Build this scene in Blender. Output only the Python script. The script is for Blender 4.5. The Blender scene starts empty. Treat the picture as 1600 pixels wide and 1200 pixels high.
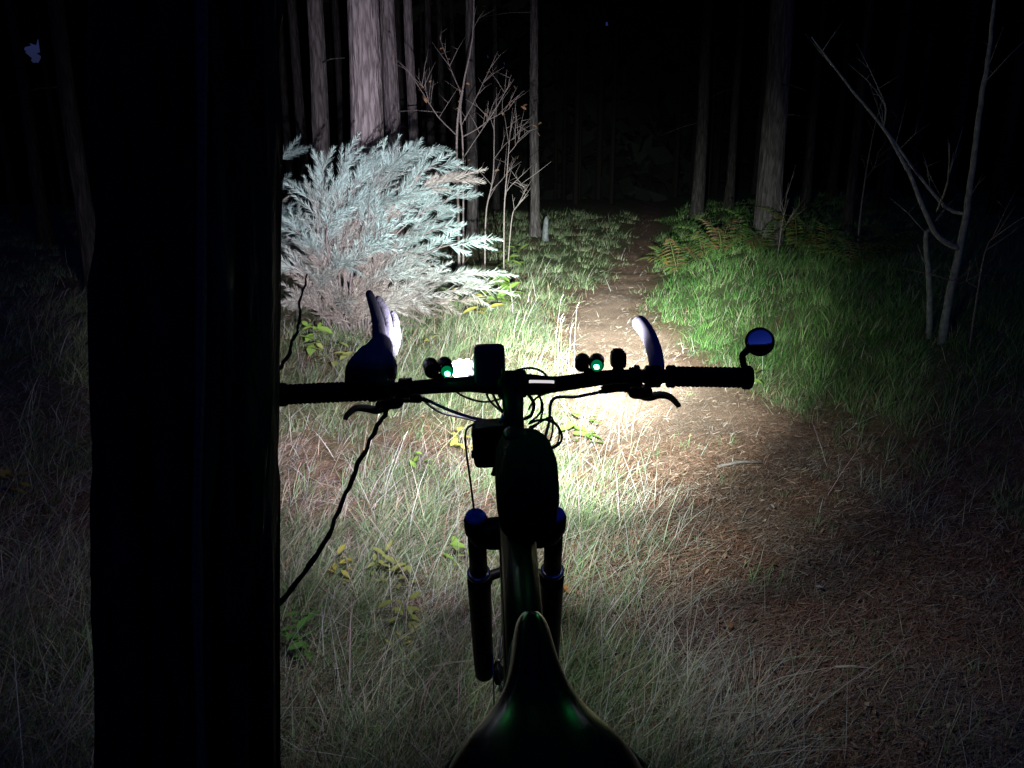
import bpy, bmesh, math, random
import numpy as np
from mathutils import Vector, Matrix

R = math.radians
random.seed(7)
rng = np.random.default_rng(11)
scene = bpy.context.scene
col = scene.collection

# ------------------------------------------------------------------ camera
CAM_H, PITCH, FPX = 1.38, 15.0, 1200.0
cam_data = bpy.data.cameras.new('camera')
cam_data.sensor_width = 36.0
cam_data.lens = 36.0 * FPX / 1600.0
cam_data.clip_start = 0.02
cam_data.clip_end = 600.0
cam = bpy.data.objects.new('camera', cam_data)
cam.location = (0, 0, CAM_H)
cam.rotation_euler = (R(90 - PITCH), 0, 0)
col.objects.link(cam)
scene.camera = cam

# ------------------------------------------------------------------ sky (deep dusk) and exposure
world = bpy.data.worlds.new('World')
scene.world = world
world.use_nodes = True
nt = world.node_tree
bg = nt.nodes['Background']
sky = nt.nodes.new('ShaderNodeTexSky')
sky.sky_type = 'NISHITA'
sky.sun_disc = False
sky.sun_elevation = R(-1.0)
sky.sun_rotation = R(160)
sky.altitude = 100
cool = nt.nodes.new('ShaderNodeMixRGB'); cool.blend_type = 'MULTIPLY'; cool.inputs['Fac'].default_value = 1
cool.inputs[2].default_value = (.14, .30, 2.2, 1)      # the phone's cold white balance at dusk
nt.links.new(sky.outputs['Color'], cool.inputs[1]); nt.links.new(cool.outputs[0], bg.inputs['Color'])
bg.inputs['Strength'].default_value = 0.15

scene.view_settings.view_transform = 'Standard'
scene.view_settings.look = 'None'
scene.view_settings.exposure = 0.0
scene.view_settings.gamma = 1.0
scene.view_settings.use_curve_mapping = False
scene.render.engine = 'CYCLES'
scene.cycles.use_denoising = True
scene.cycles.max_bounces = 4
scene.cycles.diffuse_bounces = 2
scene.cycles.glossy_bounces = 3
scene.cycles.transmission_bounces = 2
scene.cycles.sample_clamp_indirect = 4.0
scene.cycles.caustics_reflective = False
scene.cycles.caustics_refractive = False

# power of the two handlebar lamps (W): narrow beam, wide spill
# each lamp: (watts, cone in degrees, point it is aimed at) from the hot centre outwards
LAMP_L = [(2800.0, 38, (-1.05, 6.8, 1.30)), (1000.0, 58, (-1.0, 6.0, .5)), (400.0, 68, (-.6, 5.2, .0)), (34.0, 150, (-.5, 4.0, .3))]
LAMP_R = [(12000.0, 30, (.98, 9.2, .0)), (3800.0, 48, (.68, 7.2, .0)), (360.0, 68, (.5, 4.9, .0)), (32.0, 150, (.5, 4.0, .3))]

# ------------------------------------------------------------------ helpers
_cp, _sp = math.cos(R(PITCH)), math.sin(R(PITCH))
def at(px, py, Y):
    """world point that lies Y metres ahead of the rider in the direction of a photograph pixel"""
    a, b = (px - 800) / FPX, (py - 600) / FPX
    d = Vector((a, _cp - b * _sp, -_sp - b * _cp))
    return Vector((0, 0, CAM_H)) + d * (Y / d.y)

def smooth(e0, e1, x):
    t = np.clip((x - e0) / (e1 - e0), 0, 1)
    return t * t * (3 - 2 * t)

def vnoise(x, y, s=0):
    x = np.asarray(x, float); y = np.asarray(y, float)
    xi, yi = np.floor(x), np.floor(y)
    xf, yf = x - xi, y - yi
    def h(a, b):
        v = np.sin(a * 127.1 + b * 311.7 + s * 74.7) * 43758.5453
        return v - np.floor(v)
    u, v = xf * xf * (3 - 2 * xf), yf * yf * (3 - 2 * yf)
    return (h(xi, yi) * (1 - u) + h(xi + 1, yi) * u) * (1 - v) + (h(xi, yi + 1) * (1 - u) + h(xi + 1, yi + 1) * u) * v

def fbm(x, y, s=0, o=3):
    t, a, n = 0, .5, 0
    for k in range(o):
        t = t + a * vnoise(x * 2 ** k + 9.3 * k, y * 2 ** k + 4.1 * k, s + k); n += a; a *= .5
    return t / n

PCY = [0, 2, 4, 6, 8, 9.5, 11, 13, 16, 24, 60]
PCX = [1.45, 1.28, 1.08, .86, .94, 1.30, 1.72, 2.1, 2.7, 4.2, 11]
PWY = [0, 2, 3.5, 5, 8, 11, 14, 60]
PWX = [.80, .66, .52, .44, .29, .15, .12, .2]
def pathd(x, y):
    """signed sideways distance from the middle of the path, and its half width"""
    return x - np.interp(y, PCY, PCX), np.interp(y, PWY, PWX)

def hgt(x, y):
    x = np.asarray(x, float); y = np.asarray(y, float)
    d, w = pathd(x, y)
    far = smooth(2.5, 5.5, y)
    z = .42 * smooth(w * .9, w * .9 + 1.6, d) * far + .25 * smooth(1.5, 5, d) * far
    z = z + .10 * smooth(w, w + .8, -d) * smooth(3, 6, y)
    z = z + (.10 * (fbm(x * .7, y * .7, 3) - .5) + .05 * (fbm(x * 2.3, y * 2.3, 8) - .5)) * smooth(1.3, 3.2, y)
    z = z + .012 * np.maximum(np.abs(y) - 14, 0)
    return z
def hz(x, y):
    return float(hgt(x, y))

def tag(o, label=None, cat=None, group=None, kind=None):
    if label: o['label'] = label
    if cat: o['category'] = cat
    if group: o['group'] = group
    if kind: o['kind'] = kind
    return o

def empty(name, loc=(0, 0, 0), rot=(0, 0, 0), parent=None):
    o = bpy.data.objects.new(name, None)
    o.location = loc; o.rotation_euler = rot
    o.empty_display_size = .1
    col.objects.link(o)
    if parent: o.parent = parent
    return o

class MB:
    """collects shapes into one mesh"""
    def __init__(s): s.v, s.f = [], []
    def add(s, vs, fs, M=None):
        n = len(s.v)
        s.v += [tuple(M @ Vector(v)) if M else tuple(v) for v in vs]
        s.f += [tuple(i + n for i in f) for f in fs]
        return s
    def tube(s, pts, rad, n=10, cap=True, jit=0):
        pts = [Vector(p) for p in pts]
        if not hasattr(rad, '__len__'): rad = [rad] * len(pts)
        vs, fs = [], []
        t0 = (pts[1] - pts[0]).normalized()
        up = Vector((0, 0, 1)) if abs(t0.z) < .9 else Vector((1, 0, 0))
        nrm = t0.cross(up).normalized()
        for i, p in enumerate(pts):
            a = pts[max(i - 1, 0)]; b = pts[min(i + 1, len(pts) - 1)]
            t = (b - a).normalized()
            nrm = (nrm - t * nrm.dot(t)).normalized()
            bi = t.cross(nrm)
            for k in range(n):
                an = 2 * math.pi * k / n
                r = rad[i] * (1 + (random.uniform(-jit, jit) if jit else 0))
                vs.append(p + (nrm * math.cos(an) + bi * math.sin(an)) * r)
        m = len(pts)
        for i in range(m - 1):
            for k in range(n):
                fs.append((i * n + k, i * n + (k + 1) % n, (i + 1) * n + (k + 1) % n, (i + 1) * n + k))
        if cap:
            fs.append(tuple(range(n - 1, -1, -1))); fs.append(tuple((m - 1) * n + k for k in range(n)))
        return s.add(vs, fs)
    def lathe(s, prof, axis_from, axis_dir, n=24):
        """prof: (distance along the axis, radius)"""
        p0 = Vector(axis_from); d = Vector(axis_dir).normalized()
        return s.tube([p0 + d * (a + 1e-6 * i) for i, (a, r) in enumerate(prof)], [max(r, 1e-5) for a, r in prof], n) if False else s._lathe(p0, d, prof, n)
    def _lathe(s, p0, d, prof, n):
        up = Vector((0, 0, 1)) if abs(d.z) < .9 else Vector((1, 0, 0))
        u = d.cross(up).normalized(); w = d.cross(u)
        vs, fs = [], []
        for a, r in prof:
            for k in range(n):
                an = 2 * math.pi * k / n
                vs.append(p0 + d * a + (u * math.cos(an) + w * math.sin(an)) * max(r, 1e-5))
        for i in range(len(prof) - 1):
            for k in range(n):
                fs.append((i * n + k, i * n + (k + 1) % n, (i + 1) * n + (k + 1) % n, (i + 1) * n + k))
        fs.append(tuple(range(n - 1, -1, -1))); fs.append(tuple((len(prof) - 1) * n + k for k in range(n)))
        return s.add(vs, fs)
    def torus(s, c, axis, RR, r, n=48, m=12):
        c = Vector(c); axis = Vector(axis).normalized()
        up = Vector((0, 0, 1)) if abs(axis.z) < .9 else Vector((1, 0, 0))
        u = axis.cross(up).normalized(); w = axis.cross(u)
        vs, fs = [], []
        for i in range(n):
            a = 2 * math.pi * i / n
            e = u * math.cos(a) + w * math.sin(a)
            for k in range(m):
                b = 2 * math.pi * k / m
                vs.append(c + e * (RR + r * math.cos(b)) + axis * r * math.sin(b))
        for i in range(n):
            for k in range(m):
                fs.append((i * m + k, ((i + 1) % n) * m + k, ((i + 1) % n) * m + (k + 1) % m, i * m + (k + 1) % m))
        return s.add(vs, fs)
    def ball(s, c, r, n=14, m=9, M=None):
        if not hasattr(r, '__len__'): r = (r, r, r)
        vs, fs = [], []
        for i in range(m + 1):
            th = math.pi * i / m
            for k in range(n):
                ph = 2 * math.pi * k / n
                v = Vector((r[0] * math.sin(th) * math.cos(ph), r[1] * math.sin(th) * math.sin(ph), r[2] * math.cos(th)))
                vs.append((M @ v if M else v) + Vector(c))
        for i in range(m):
            for k in range(n):
                fs.append((i * n + k, (i + 1) * n + k, (i + 1) * n + (k + 1) % n, i * n + (k + 1) % n))
        return s.add(vs, fs)
    def rbox(s, c, size, r=.2, p=4.0, n=20, m=14, M=None):
        """rounded box as a superellipsoid of power p"""
        def pw(v, e): return math.copysign(abs(v) ** e, v)
        e = 2 / p
        vs, fs = [], []
        for i in range(m + 1):
            th = -math.pi / 2 + math.pi * i / m
            for k in range(n):
                ph = 2 * math.pi * (k + .5) / n
                v = Vector((size[0] / 2 * pw(math.cos(th), e) * pw(math.cos(ph), e), size[1] / 2 * pw(math.cos(th), e) * pw(math.sin(ph), e), size[2] / 2 * pw(math.sin(th), e)))
                vs.append((M @ v if M else v) + Vector(c))
        for i in range(m):
            for k in range(n):
                fs.append((i * n + k, i * n + (k + 1) % n, (i + 1) * n + (k + 1) % n, (i + 1) * n + k))
        return s.add(vs, fs)
    def build(s, name, mat, parent=None, sm=True):
        me = bpy.data.meshes.new(name)
        me.from_pydata(s.v, [], s.f)
        me.materials.append(mat)
        if sm: me.shade_smooth()
        me.update()
        o = bpy.data.objects.new(name, me)
        col.objects.link(o)
        if parent: o.parent = parent
        return o

def np_mesh(name, V, F4=None, F3=None, mat=None, colr=None, sm=False, parent=None):
    """mesh from numpy arrays: quads F4, triangles F3, per-vertex colours colr"""
    me = bpy.data.meshes.new(name)
    n4 = 0 if F4 is None else len(F4); n3 = 0 if F3 is None else len(F3)
    me.vertices.add(len(V)); me.vertices.foreach_set('co', np.ascontiguousarray(V, np.float32).ravel())
    li = np.concatenate([a.ravel() for a in (F4, F3) if a is not None]).astype(np.int32)
    me.loops.add(len(li)); me.loops.foreach_set('vertex_index', li)
    me.polygons.add(n4 + n3)
    ls = np.concatenate([np.arange(n4) * 4, n4 * 4 + np.arange(n3) * 3]).astype(np.int32)
    me.polygons.foreach_set('loop_start', ls)
    me.polygons.foreach_set('loop_total', np.concatenate([np.full(n4, 4), np.full(n3, 3)]).astype(np.int32))
    me.polygons.foreach_set('use_smooth', np.full(n4 + n3, sm))
    if colr is not None:
        a = me.color_attributes.new('tint', 'FLOAT_COLOR', 'POINT')
        a.data.foreach_set('color', np.concatenate([colr, np.ones((len(colr), 1))], 1).astype(np.float32).ravel())
    me.update(calc_edges=True)
    if mat: me.materials.append(mat)
    o = bpy.data.objects.new(name, me)
    col.objects.link(o)
    if parent: o.parent = parent
    return o

def blades(base, heading, length, width, lean, curl, colr):
    """grass blades: 7 vertices each, bending over in the heading direction. lean, curl: angle from upright at foot and at tip"""
    n = len(base)
    h = np.stack([np.cos(heading), np.sin(heading), np.zeros(n)], 1)
    tw = rng.uniform(-1.2, 1.2, n)
    sdir = np.stack([-np.sin(heading + tw), np.cos(heading + tw), np.zeros(n)], 1)
    up = np.array([0, 0, 1.0])
    P = [base]; ang = lean.copy(); p = base
    for k in range(3):
        st = (h * np.sin(ang)[:, None] + up * np.cos(ang)[:, None]) * (length / 3)[:, None]
        p = p + st; P.append(p); ang = ang + (curl - lean) / 3
    w = width[:, None] * sdir
    V = np.stack([P[0] - w * .5, P[0] + w * .5, P[1] - w * .45, P[1] + w * .45, P[2] - w * .3, P[2] + w * .3, P[3]], 1).reshape(-1, 3)
    b = (np.arange(n) * 7)[:, None]
    F4 = np.concatenate([b + np.array([0, 1, 3, 2]), b + np.array([2, 3, 5, 4])])
    F3 = b + np.array([4, 5, 6])
    C = np.repeat(colr, 7, axis=0)
    return V, F4, F3, C

# ------------------------------------------------------------------ materials
def new_mat(name):
    m = bpy.data.materials.new(name); m.use_nodes = True
    return m, m.node_tree, m.node_tree.nodes['Principled BSDF']

def mat(name, c, rough=.6, metal=0.0, spec=.5, bump=0, bscale=60, var=0):
    m, t, b = new_mat(name)
    b.inputs['Base Color'].default_value = (*c, 1)
    b.inputs['Roughness'].default_value = rough
    b.inputs['Metallic'].default_value = metal
    b.inputs['Specular IOR Level'].default_value = spec
    if bump or var:
        tc = t.nodes.new('ShaderNodeTexCoord')
        nz = t.nodes.new('ShaderNodeTexNoise'); nz.inputs['Scale'].default_value = bscale; nz.inputs['Detail'].default_value = 5
        t.links.new(tc.outputs['Object'], nz.inputs['Vector'])
        if bump:
            bp = t.nodes.new('ShaderNodeBump'); bp.inputs['Strength'].default_value = bump; bp.inputs['Distance'].default_value = .01
            t.links.new(nz.outputs['Fac'], bp.inputs['Height']); t.links.new(bp.outputs['Normal'], b.inputs['Normal'])
        if var:
            rp = t.nodes.new('ShaderNodeValToRGB')
            rp.color_ramp.elements[0].position = .3; rp.color_ramp.elements[1].position = .72
            rp.color_ramp.elements[0].color = tuple(x * (1 - var) for x in c) + (1,)
            rp.color_ramp.elements[1].color = tuple(min(1, x * (1 + var)) for x in c) + (1,)
            t.links.new(nz.outputs['Fac'], rp.inputs['Fac']); t.links.new(rp.outputs['Color'], b.inputs['Base Color'])
    return m

def tint_mat(name, rough=.6, spec=.25, transl=.0):
    m, t, b = new_mat(name)
    a = t.nodes.new('ShaderNodeVertexColor'); a.layer_name = 'tint'
    t.links.new(a.outputs['Color'], b.inputs['Base Color'])
    b.inputs['Roughness'].default_value = rough
    b.inputs['Specular IOR Level'].default_value = spec
    if transl:
        out = t.nodes['Material Output']
        tr = t.nodes.new('ShaderNodeBsdfTranslucent'); mx = t.nodes.new('ShaderNodeMixShader')
        t.links.new(a.outputs['Color'], tr.inputs['Color'])
        mx.inputs['Fac'].default_value = transl
        t.links.new(b.outputs[0], mx.inputs[1]); t.links.new(tr.outputs[0], mx.inputs[2]); t.links.new(mx.outputs[0], out.inputs['Surface'])
    return m

def emit_mat(name, c, s):
    m, t, b = new_mat(name)
    b.inputs['Base Color'].default_value = (*[x * .3 for x in c], 1)
    b.inputs['Emission Color'].default_value = (*c, 1)
    b.inputs['Emission Strength'].default_value = s
    return m

def bark_mat(name, c1, c2, sc=1.0, bump=.9):
    m, t, b = new_mat(name)
    tc = t.nodes.new('ShaderNodeTexCoord')
    mp = t.nodes.new('ShaderNodeMapping'); mp.inputs['Scale'].default_value = (9 * sc, 9 * sc, 1.6 * sc)
    t.links.new(tc.outputs['Object'], mp.inputs['Vector'])
    vo = t.nodes.new('ShaderNodeTexVoronoi'); vo.feature = 'DISTANCE_TO_EDGE'; vo.inputs['Scale'].default_value = 3.0
    nz = t.nodes.new('ShaderNodeTexNoise'); nz.inputs['Scale'].default_value = 3.5; nz.inputs['Detail'].default_value = 8
    t.links.new(mp.outputs[0], nz.inputs['Vector'])
    ad = t.nodes.new('ShaderNodeMixRGB'); ad.inputs['Fac'].default_value = .35
    t.links.new(mp.outputs[0], ad.inputs[1]); t.links.new(nz.outputs['Color'], ad.inputs[2]); t.links.new(ad.outputs[0], vo.inputs['Vector'])
    mx = t.nodes.new('ShaderNodeMath'); mx.operation = 'MULTIPLY_ADD'; mx.inputs[1].default_value = 1.4
    t.links.new(vo.outputs['Distance'], mx.inputs[0]); t.links.new(nz.outputs['Fac'], mx.inputs[2])
    rp = t.nodes.new('ShaderNodeValToRGB')
    rp.color_ramp.elements[0].position = .35; rp.color_ramp.elements[1].position = .95
    rp.color_ramp.elements[0].color = (*c1, 1); rp.color_ramp.elements[1].color = (*c2, 1)
    t.links.new(mx.outputs[0], rp.inputs['Fac']); t.links.new(rp.outputs['Color'], b.inputs['Base Color'])
    bp = t.nodes.new('ShaderNodeBump'); bp.inputs['Strength'].default_value = bump; bp.inputs['Distance'].default_value = .03
    t.links.new(mx.outputs[0], bp.inputs['Height']); t.links.new(bp.outputs['Normal'], b.inputs['Normal'])
    b.inputs['Roughness'].default_value = .9; b.inputs['Specular IOR Level'].default_value = .15
    return m

M = {}
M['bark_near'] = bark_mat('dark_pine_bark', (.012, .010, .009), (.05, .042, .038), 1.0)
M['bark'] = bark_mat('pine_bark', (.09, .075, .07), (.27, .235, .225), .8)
M['bark_dim'] = bark_mat('shaded_pine_bark', (.03, .027, .024), (.11, .098, .092), .8)  # pine bark darkened in colour to stand in for weak light
M['bark_far'] = bark_mat('shaded_far_bark', (.012, .011, .010), (.045, .040, .037), .8)  # darker still, the gloom of the wood put into the bark colour
M['birch'] = mat('birch_bark', (.12, .135, .13), .75, bump=.5, bscale=30, var=.45)
M['twig'] = mat('brown_twig_bark', (.13, .11, .095), .8, bump=.4, bscale=90, var=.4)
M['dark_twig'] = mat('dark_twig_bark', (.012, .010, .010), .85, bump=.6, bscale=90)
M['black'] = mat('black_satin_metal', (.006, .006, .007), .45, spec=.15)
M['frame'] = mat('black_frame_paint', (.005, .008, .004), .4, spec=.1)
M['rubber'] = mat('black_rubber', (.009, .009, .010), .75, spec=.2, bump=.3, bscale=400)
M['barend'] = mat('lavender_grey_bar_end', (.24, .20, .29), .45, spec=.4)
M['cable'] = mat('grey_cable_housing', (.34, .34, .37), .45)
M['black_cable'] = mat('black_cable_housing', (.012, .012, .013), .4)
M['blue'] = mat('blue_anodised_cap', (.06, .22, .9), .35, metal=.1)
M['silver'] = mat('silver_metal', (.55, .56, .58), .3, metal=1)
M['saddle'] = mat('black_vinyl', (.005, .005, .008), .20, spec=.4, bump=.02, bscale=900)
M['rim_sheen'] = mat('brown_rim_sheen', (.035, .03, .025), .5)  # colour of the light caught along the saddle rim
M['fabric'] = mat('black_nylon_fabric', (.007, .007, .008), .85, spec=.15, bump=.4, bscale=700)
M['navy'] = mat('navy_plastic', (.012, .013, .05), .42, spec=.5)
M['amber'] = mat('amber_reflection_paint', (.22, .07, .01), .4)
M['mirror'] = mat('mirror_glass', (.75, .75, .85), .04, metal=1)
M['green_led'] = emit_mat('green_led', (.02, 1.0, .22), 200)
M['screen'] = emit_mat('lit_screen', (.95, .92, .95), .75)
M['lens'] = emit_mat('lamp_lens', (.9, .93, 1.0), 25)
M['led_glow_cap'] = emit_mat('rear_cap_led_glow', (.0, .5, .15), .30)  # the LED's glow on the cap, put in as emission
M['white_cloth'] = mat('white_cloth', (.5, .5, .53), .8, bump=.6, bscale=120)
M['blade'] = tint_mat('grass_blades', .5, .3, .25)
M['litter'] = tint_mat('dead_needles', .7, .2)
M['leaf'] = tint_mat('leaves', .5, .3, .3)
M['needles'] = tint_mat('needle_sprays', .45, .4, .15)
M['far'] = tint_mat('far_foliage', .9, .05)

# ------------------------------------------------------------------ ground
def ground_mat():
    m, t, b = new_mat('forest_floor')
    tc = t.nodes.new('ShaderNodeTexCoord')
    def noise(s, d=6):
        n = t.nodes.new('ShaderNodeTexNoise'); n.inputs['Scale'].default_value = s; n.inputs['Detail'].default_value = d
        t.links.new(tc.outputs['Object'], n.inputs['Vector']); return n
    n1, n2, n3 = noise(1.1), noise(14), noise(120, 8)
    r1 = t.nodes.new('ShaderNodeValToRGB')
    e = r1.color_ramp.elements
    e[0].position, e[0].color = .3, (.085, .053, .036, 1)
    e[1].position, e[1].color = .7, (.26, .175, .12, 1)
    k = e.new(.5); k.color = (.18, .108, .070, 1)
    t.links.new(n2.outputs['Fac'], r1.inputs['Fac'])
    r2 = t.nodes.new('ShaderNodeValToRGB')
    r2.color_ramp.elements[0].position, r2.color_ramp.elements[0].color = .35, (.5, .5, .5, 1)
    r2.color_ramp.elements[1].position, r2.color_ramp.elements[1].color = .7, (1.5, 1.45, 1.4, 1)
    t.links.new(n3.outputs['Fac'], r2.inputs['Fac'])
    mu = t.nodes.new('ShaderNodeMixRGB'); mu.blend_type = 'MULTIPLY'; mu.inputs['Fac'].default_value = 1
    t.links.new(r1.outputs[0], mu.inputs[1]); t.links.new(r2.outputs[0], mu.inputs[2])
    wa = t.nodes.new('ShaderNodeVertexColor'); wa.layer_name = 'tint'      # worn soil of the path, its paler tone also painting the beam's pool
    so = t.nodes.new('ShaderNodeMixRGB'); so.blend_type = 'MULTIPLY'; so.inputs['Fac'].default_value = .8
    so.inputs[1].default_value = (.33, .235, .175, 1); t.links.new(r2.outputs[0], so.inputs[2])
    mw = t.nodes.new('ShaderNodeMixRGB'); sp_ = t.nodes.new('ShaderNodeSeparateColor'); t.links.new(wa.outputs['Color'], sp_.inputs[0])
    mg = t.nodes.new('ShaderNodeMixRGB'); t.links.new(sp_.outputs[1], mg.inputs['Fac']); mg.inputs[2].default_value = (.075, .105, .038, 1)
    t.links.new(mu.outputs[0], mg.inputs[1])
    t.links.new(sp_.outputs[0], mw.inputs['Fac'])
    t.links.new(mg.outputs[0], mw.inputs[1]); t.links.new(so.outputs[0], mw.inputs[2])
    t.links.new(mw.outputs[0], b.inputs['Base Color'])
    bp = t.nodes.new('ShaderNodeBump'); bp.inputs['Strength'].default_value = .9; bp.inputs['Distance'].default_value = .02
    t.links.new(n3.outputs['Fac'], bp.inputs['Height']); t.links.new(bp.outputs['Normal'], b.inputs['Normal'])
    b.inputs['Roughness'].default_value = .95; b.inputs['Specular IOR Level'].default_value = .1
    return m
def axis_steps(lo, hi, fine_lo, fine_hi, step):
    a = list(np.arange(fine_lo, fine_hi + 1e-6, step))
    s, v = step, fine_hi
    while v < hi: s *= 1.18; v += s; a.append(v)
    s, v = step, fine_lo
    while v > lo: s *= 1.18; v -= s; a.insert(0, v)
    return np.array(a)
gx = axis_steps(-150, 150, -4, 6, .08); gy = axis_steps(-150, 150, 1.0, 12, .08)
X, Y = np.meshgrid(gx, gy)
V = np.stack([X, Y, hgt(X, Y)], 2).reshape(-1, 3)
nx, ny = len(gx), len(gy)
ii = (np.arange(ny - 1)[:, None] * nx + np.arange(nx - 1)[None]).ravel()
F = np.stack([ii, ii + 1, ii + nx + 1, ii + nx], 1)
pd, pw_ = pathd(X, Y)
worn = (1 - smooth(-.15, .22, np.abs(pd) - pw_ + .25 * (fbm(X * 3, Y * 3, 61) - .5))) * smooth(3.4, 5.2, Y) * (.75 + .5 * fbm(X * 4, Y * 4, 62))  # worn soil, paled over the stretch the beam should brighten
worn *= 1 - .8 * smooth(8.5, 12, Y)
turf = smooth(.0, .5, np.abs(pd) - pw_) * (smooth(3.4, 5, Y) * (.55 + .45 * (pd > 0)) + .45 * smooth(.42, .62, fbm(X * 1.3, Y * 1.3, 5)) * (pd < 0)) * (.55 + .9 * fbm(X * 2.5, Y * 2.5, 64))
worn = np.stack([np.clip(worn, 0, 1).ravel(), np.clip(turf, 0, 1).ravel(), 0 * X.ravel()], 1)
ground = np_mesh('ground', V, F, None, ground_mat(), worn, sm=True)
tag(ground, kind='structure', label='forest floor of brown needle litter with a worn path')

# ------------------------------------------------------------------ pine trees
def crown_mesh(seed, h0=7.5, h1=15, r=2.6, n=1500):
    g = np.random.default_rng(seed)
    t = g.uniform(0, 1, n) ** .8
    z = h0 + (h1 - h0) * t
    rr = r * (1 - t) ** .7 * np.sqrt(g.uniform(.05, 1, n)) + .1
    a = g.uniform(0, 6.283, n)
    c = np.stack([rr * np.cos(a), rr * np.sin(a), z - .15 * rr], 1)
    d = np.stack([np.cos(a), np.sin(a), g.uniform(-.5, .2, n)], 1) * g.uniform(.3, .6, n)[:, None]
    s = np.stack([-np.sin(a), np.cos(a), g.uniform(-.6, .6, n)], 1) * g.uniform(.12, .3, n)[:, None]
    V = np.stack([c - d, c + s, c + d, c - s], 1).reshape(-1, 3)
    F = (np.arange(n) * 4)[:, None] + np.arange(4)
    k = g.uniform(.6, 1.3, (n, 1)) * np.array([[.035, .055, .03]])
    return V, F, np.repeat(k, 4, 0)
crowns = []
for s in range(4):
    o = np_mesh('crown', *[crown_mesh(40 + s)[i] for i in (0, 1)], None, M['far'], crown_mesh(40 + s)[2])
    crowns.append(o.data); bpy.data.objects.remove(o)
ntree = 0
def pine(x, y, rad, label, lean=(0, 0), h=15, m='bark_dim', group=None, seg=20, name='pine_tree', stubs=0):
    """trunk with a flared foot, thin dead branch stubs and a needle crown high up"""
    global ntree; ntree += 1
    z0 = hz(x, y)
    root = empty(name, (x, y, z0))
    tag(root, label, 'tree', group)
    mb = MB(); pts, rd = [], []
    for i in range(seg + 1):
        t = i / seg; z = -.15 + t * t * .4 * h + t * .6 * h
        pts.append((lean[0] * z + .015 * rad / .2 * math.sin(z * 1.7 + x), lean[1] * z + .012 * math.sin(z * 1.3 + y), z))
        rd.append(rad * (1 - .8 * max(z, 0) / h) * (1 + .45 * math.exp(-max(z + .15, 0) * 3.2)))
    mb.tube(pts, rd, 18 if rad * 100 / max(y, 1) > 1.5 else 10, True, .04)
    mb.build('trunk', M[m], root)
    for k in range(stubs):
        z = random.uniform(1.5, 5.5); a = random.uniform(0, 6.28); L = random.uniform(.3, 1.1)
        b = MB(); p = Vector((lean[0] * z, lean[1] * z, z)); q = Vector((math.cos(a), math.sin(a), random.uniform(-.3, .25)))
        b.tube([p, p + q * L * .5 + Vector((0, 0, .03)), p + q * L], [.014, .010, .004], 5)
        b.build('dead_branch', M[m], root)
    c = bpy.data.objects.new('crown', crowns[ntree % 4]); col.objects.link(c); c.parent = root
    c.location = (lean[0] * 10, lean[1] * 10, 0); c.rotation_euler.z = random.uniform(0, 6)
    return root

def px_x(px, Y):           # sideways metres of a pixel column seen Y metres ahead, about at the horizon
    return at(px, 300, Y).x
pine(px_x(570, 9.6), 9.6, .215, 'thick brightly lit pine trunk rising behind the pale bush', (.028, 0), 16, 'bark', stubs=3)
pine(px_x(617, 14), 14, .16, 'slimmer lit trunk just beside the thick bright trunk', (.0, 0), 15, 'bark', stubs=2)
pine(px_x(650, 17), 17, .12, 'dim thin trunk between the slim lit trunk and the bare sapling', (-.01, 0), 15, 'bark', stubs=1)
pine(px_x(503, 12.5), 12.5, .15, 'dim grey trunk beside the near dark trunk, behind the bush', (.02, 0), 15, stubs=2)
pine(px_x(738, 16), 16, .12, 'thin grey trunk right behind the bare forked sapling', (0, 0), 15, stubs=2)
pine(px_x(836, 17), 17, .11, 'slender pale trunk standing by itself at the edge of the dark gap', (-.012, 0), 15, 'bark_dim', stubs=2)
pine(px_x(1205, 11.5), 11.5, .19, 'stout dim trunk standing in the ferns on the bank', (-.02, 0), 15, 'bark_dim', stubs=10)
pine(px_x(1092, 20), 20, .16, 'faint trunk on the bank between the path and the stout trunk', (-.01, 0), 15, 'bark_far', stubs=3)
pine(px_x(1330, 12.5), 12.5, .075, 'thin faint trunk between the stout trunk and the leaning birch', (-.01, 0), 12, 'bark_far', stubs=2)
pine(px_x(128, 9.0), 9.0, .10, 'faint trunk showing just left of the near dark trunk', (.0, 0), 13, 'bark_far', stubs=2)
# deeper trunks
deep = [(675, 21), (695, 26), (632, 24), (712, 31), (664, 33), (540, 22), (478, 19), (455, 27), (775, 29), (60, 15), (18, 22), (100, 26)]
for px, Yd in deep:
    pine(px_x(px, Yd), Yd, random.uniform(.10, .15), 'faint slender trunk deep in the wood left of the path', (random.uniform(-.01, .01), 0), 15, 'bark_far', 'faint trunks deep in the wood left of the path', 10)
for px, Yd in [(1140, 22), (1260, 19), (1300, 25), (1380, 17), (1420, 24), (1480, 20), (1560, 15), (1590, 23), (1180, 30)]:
    pine(px_x(px, Yd), Yd, random.uniform(.10, .16), 'faint slender trunk deep in the wood right of the path', (random.uniform(-.01, .01), 0), 15, 'bark_far', 'faint trunks deep in the wood right of the path', 10)

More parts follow.
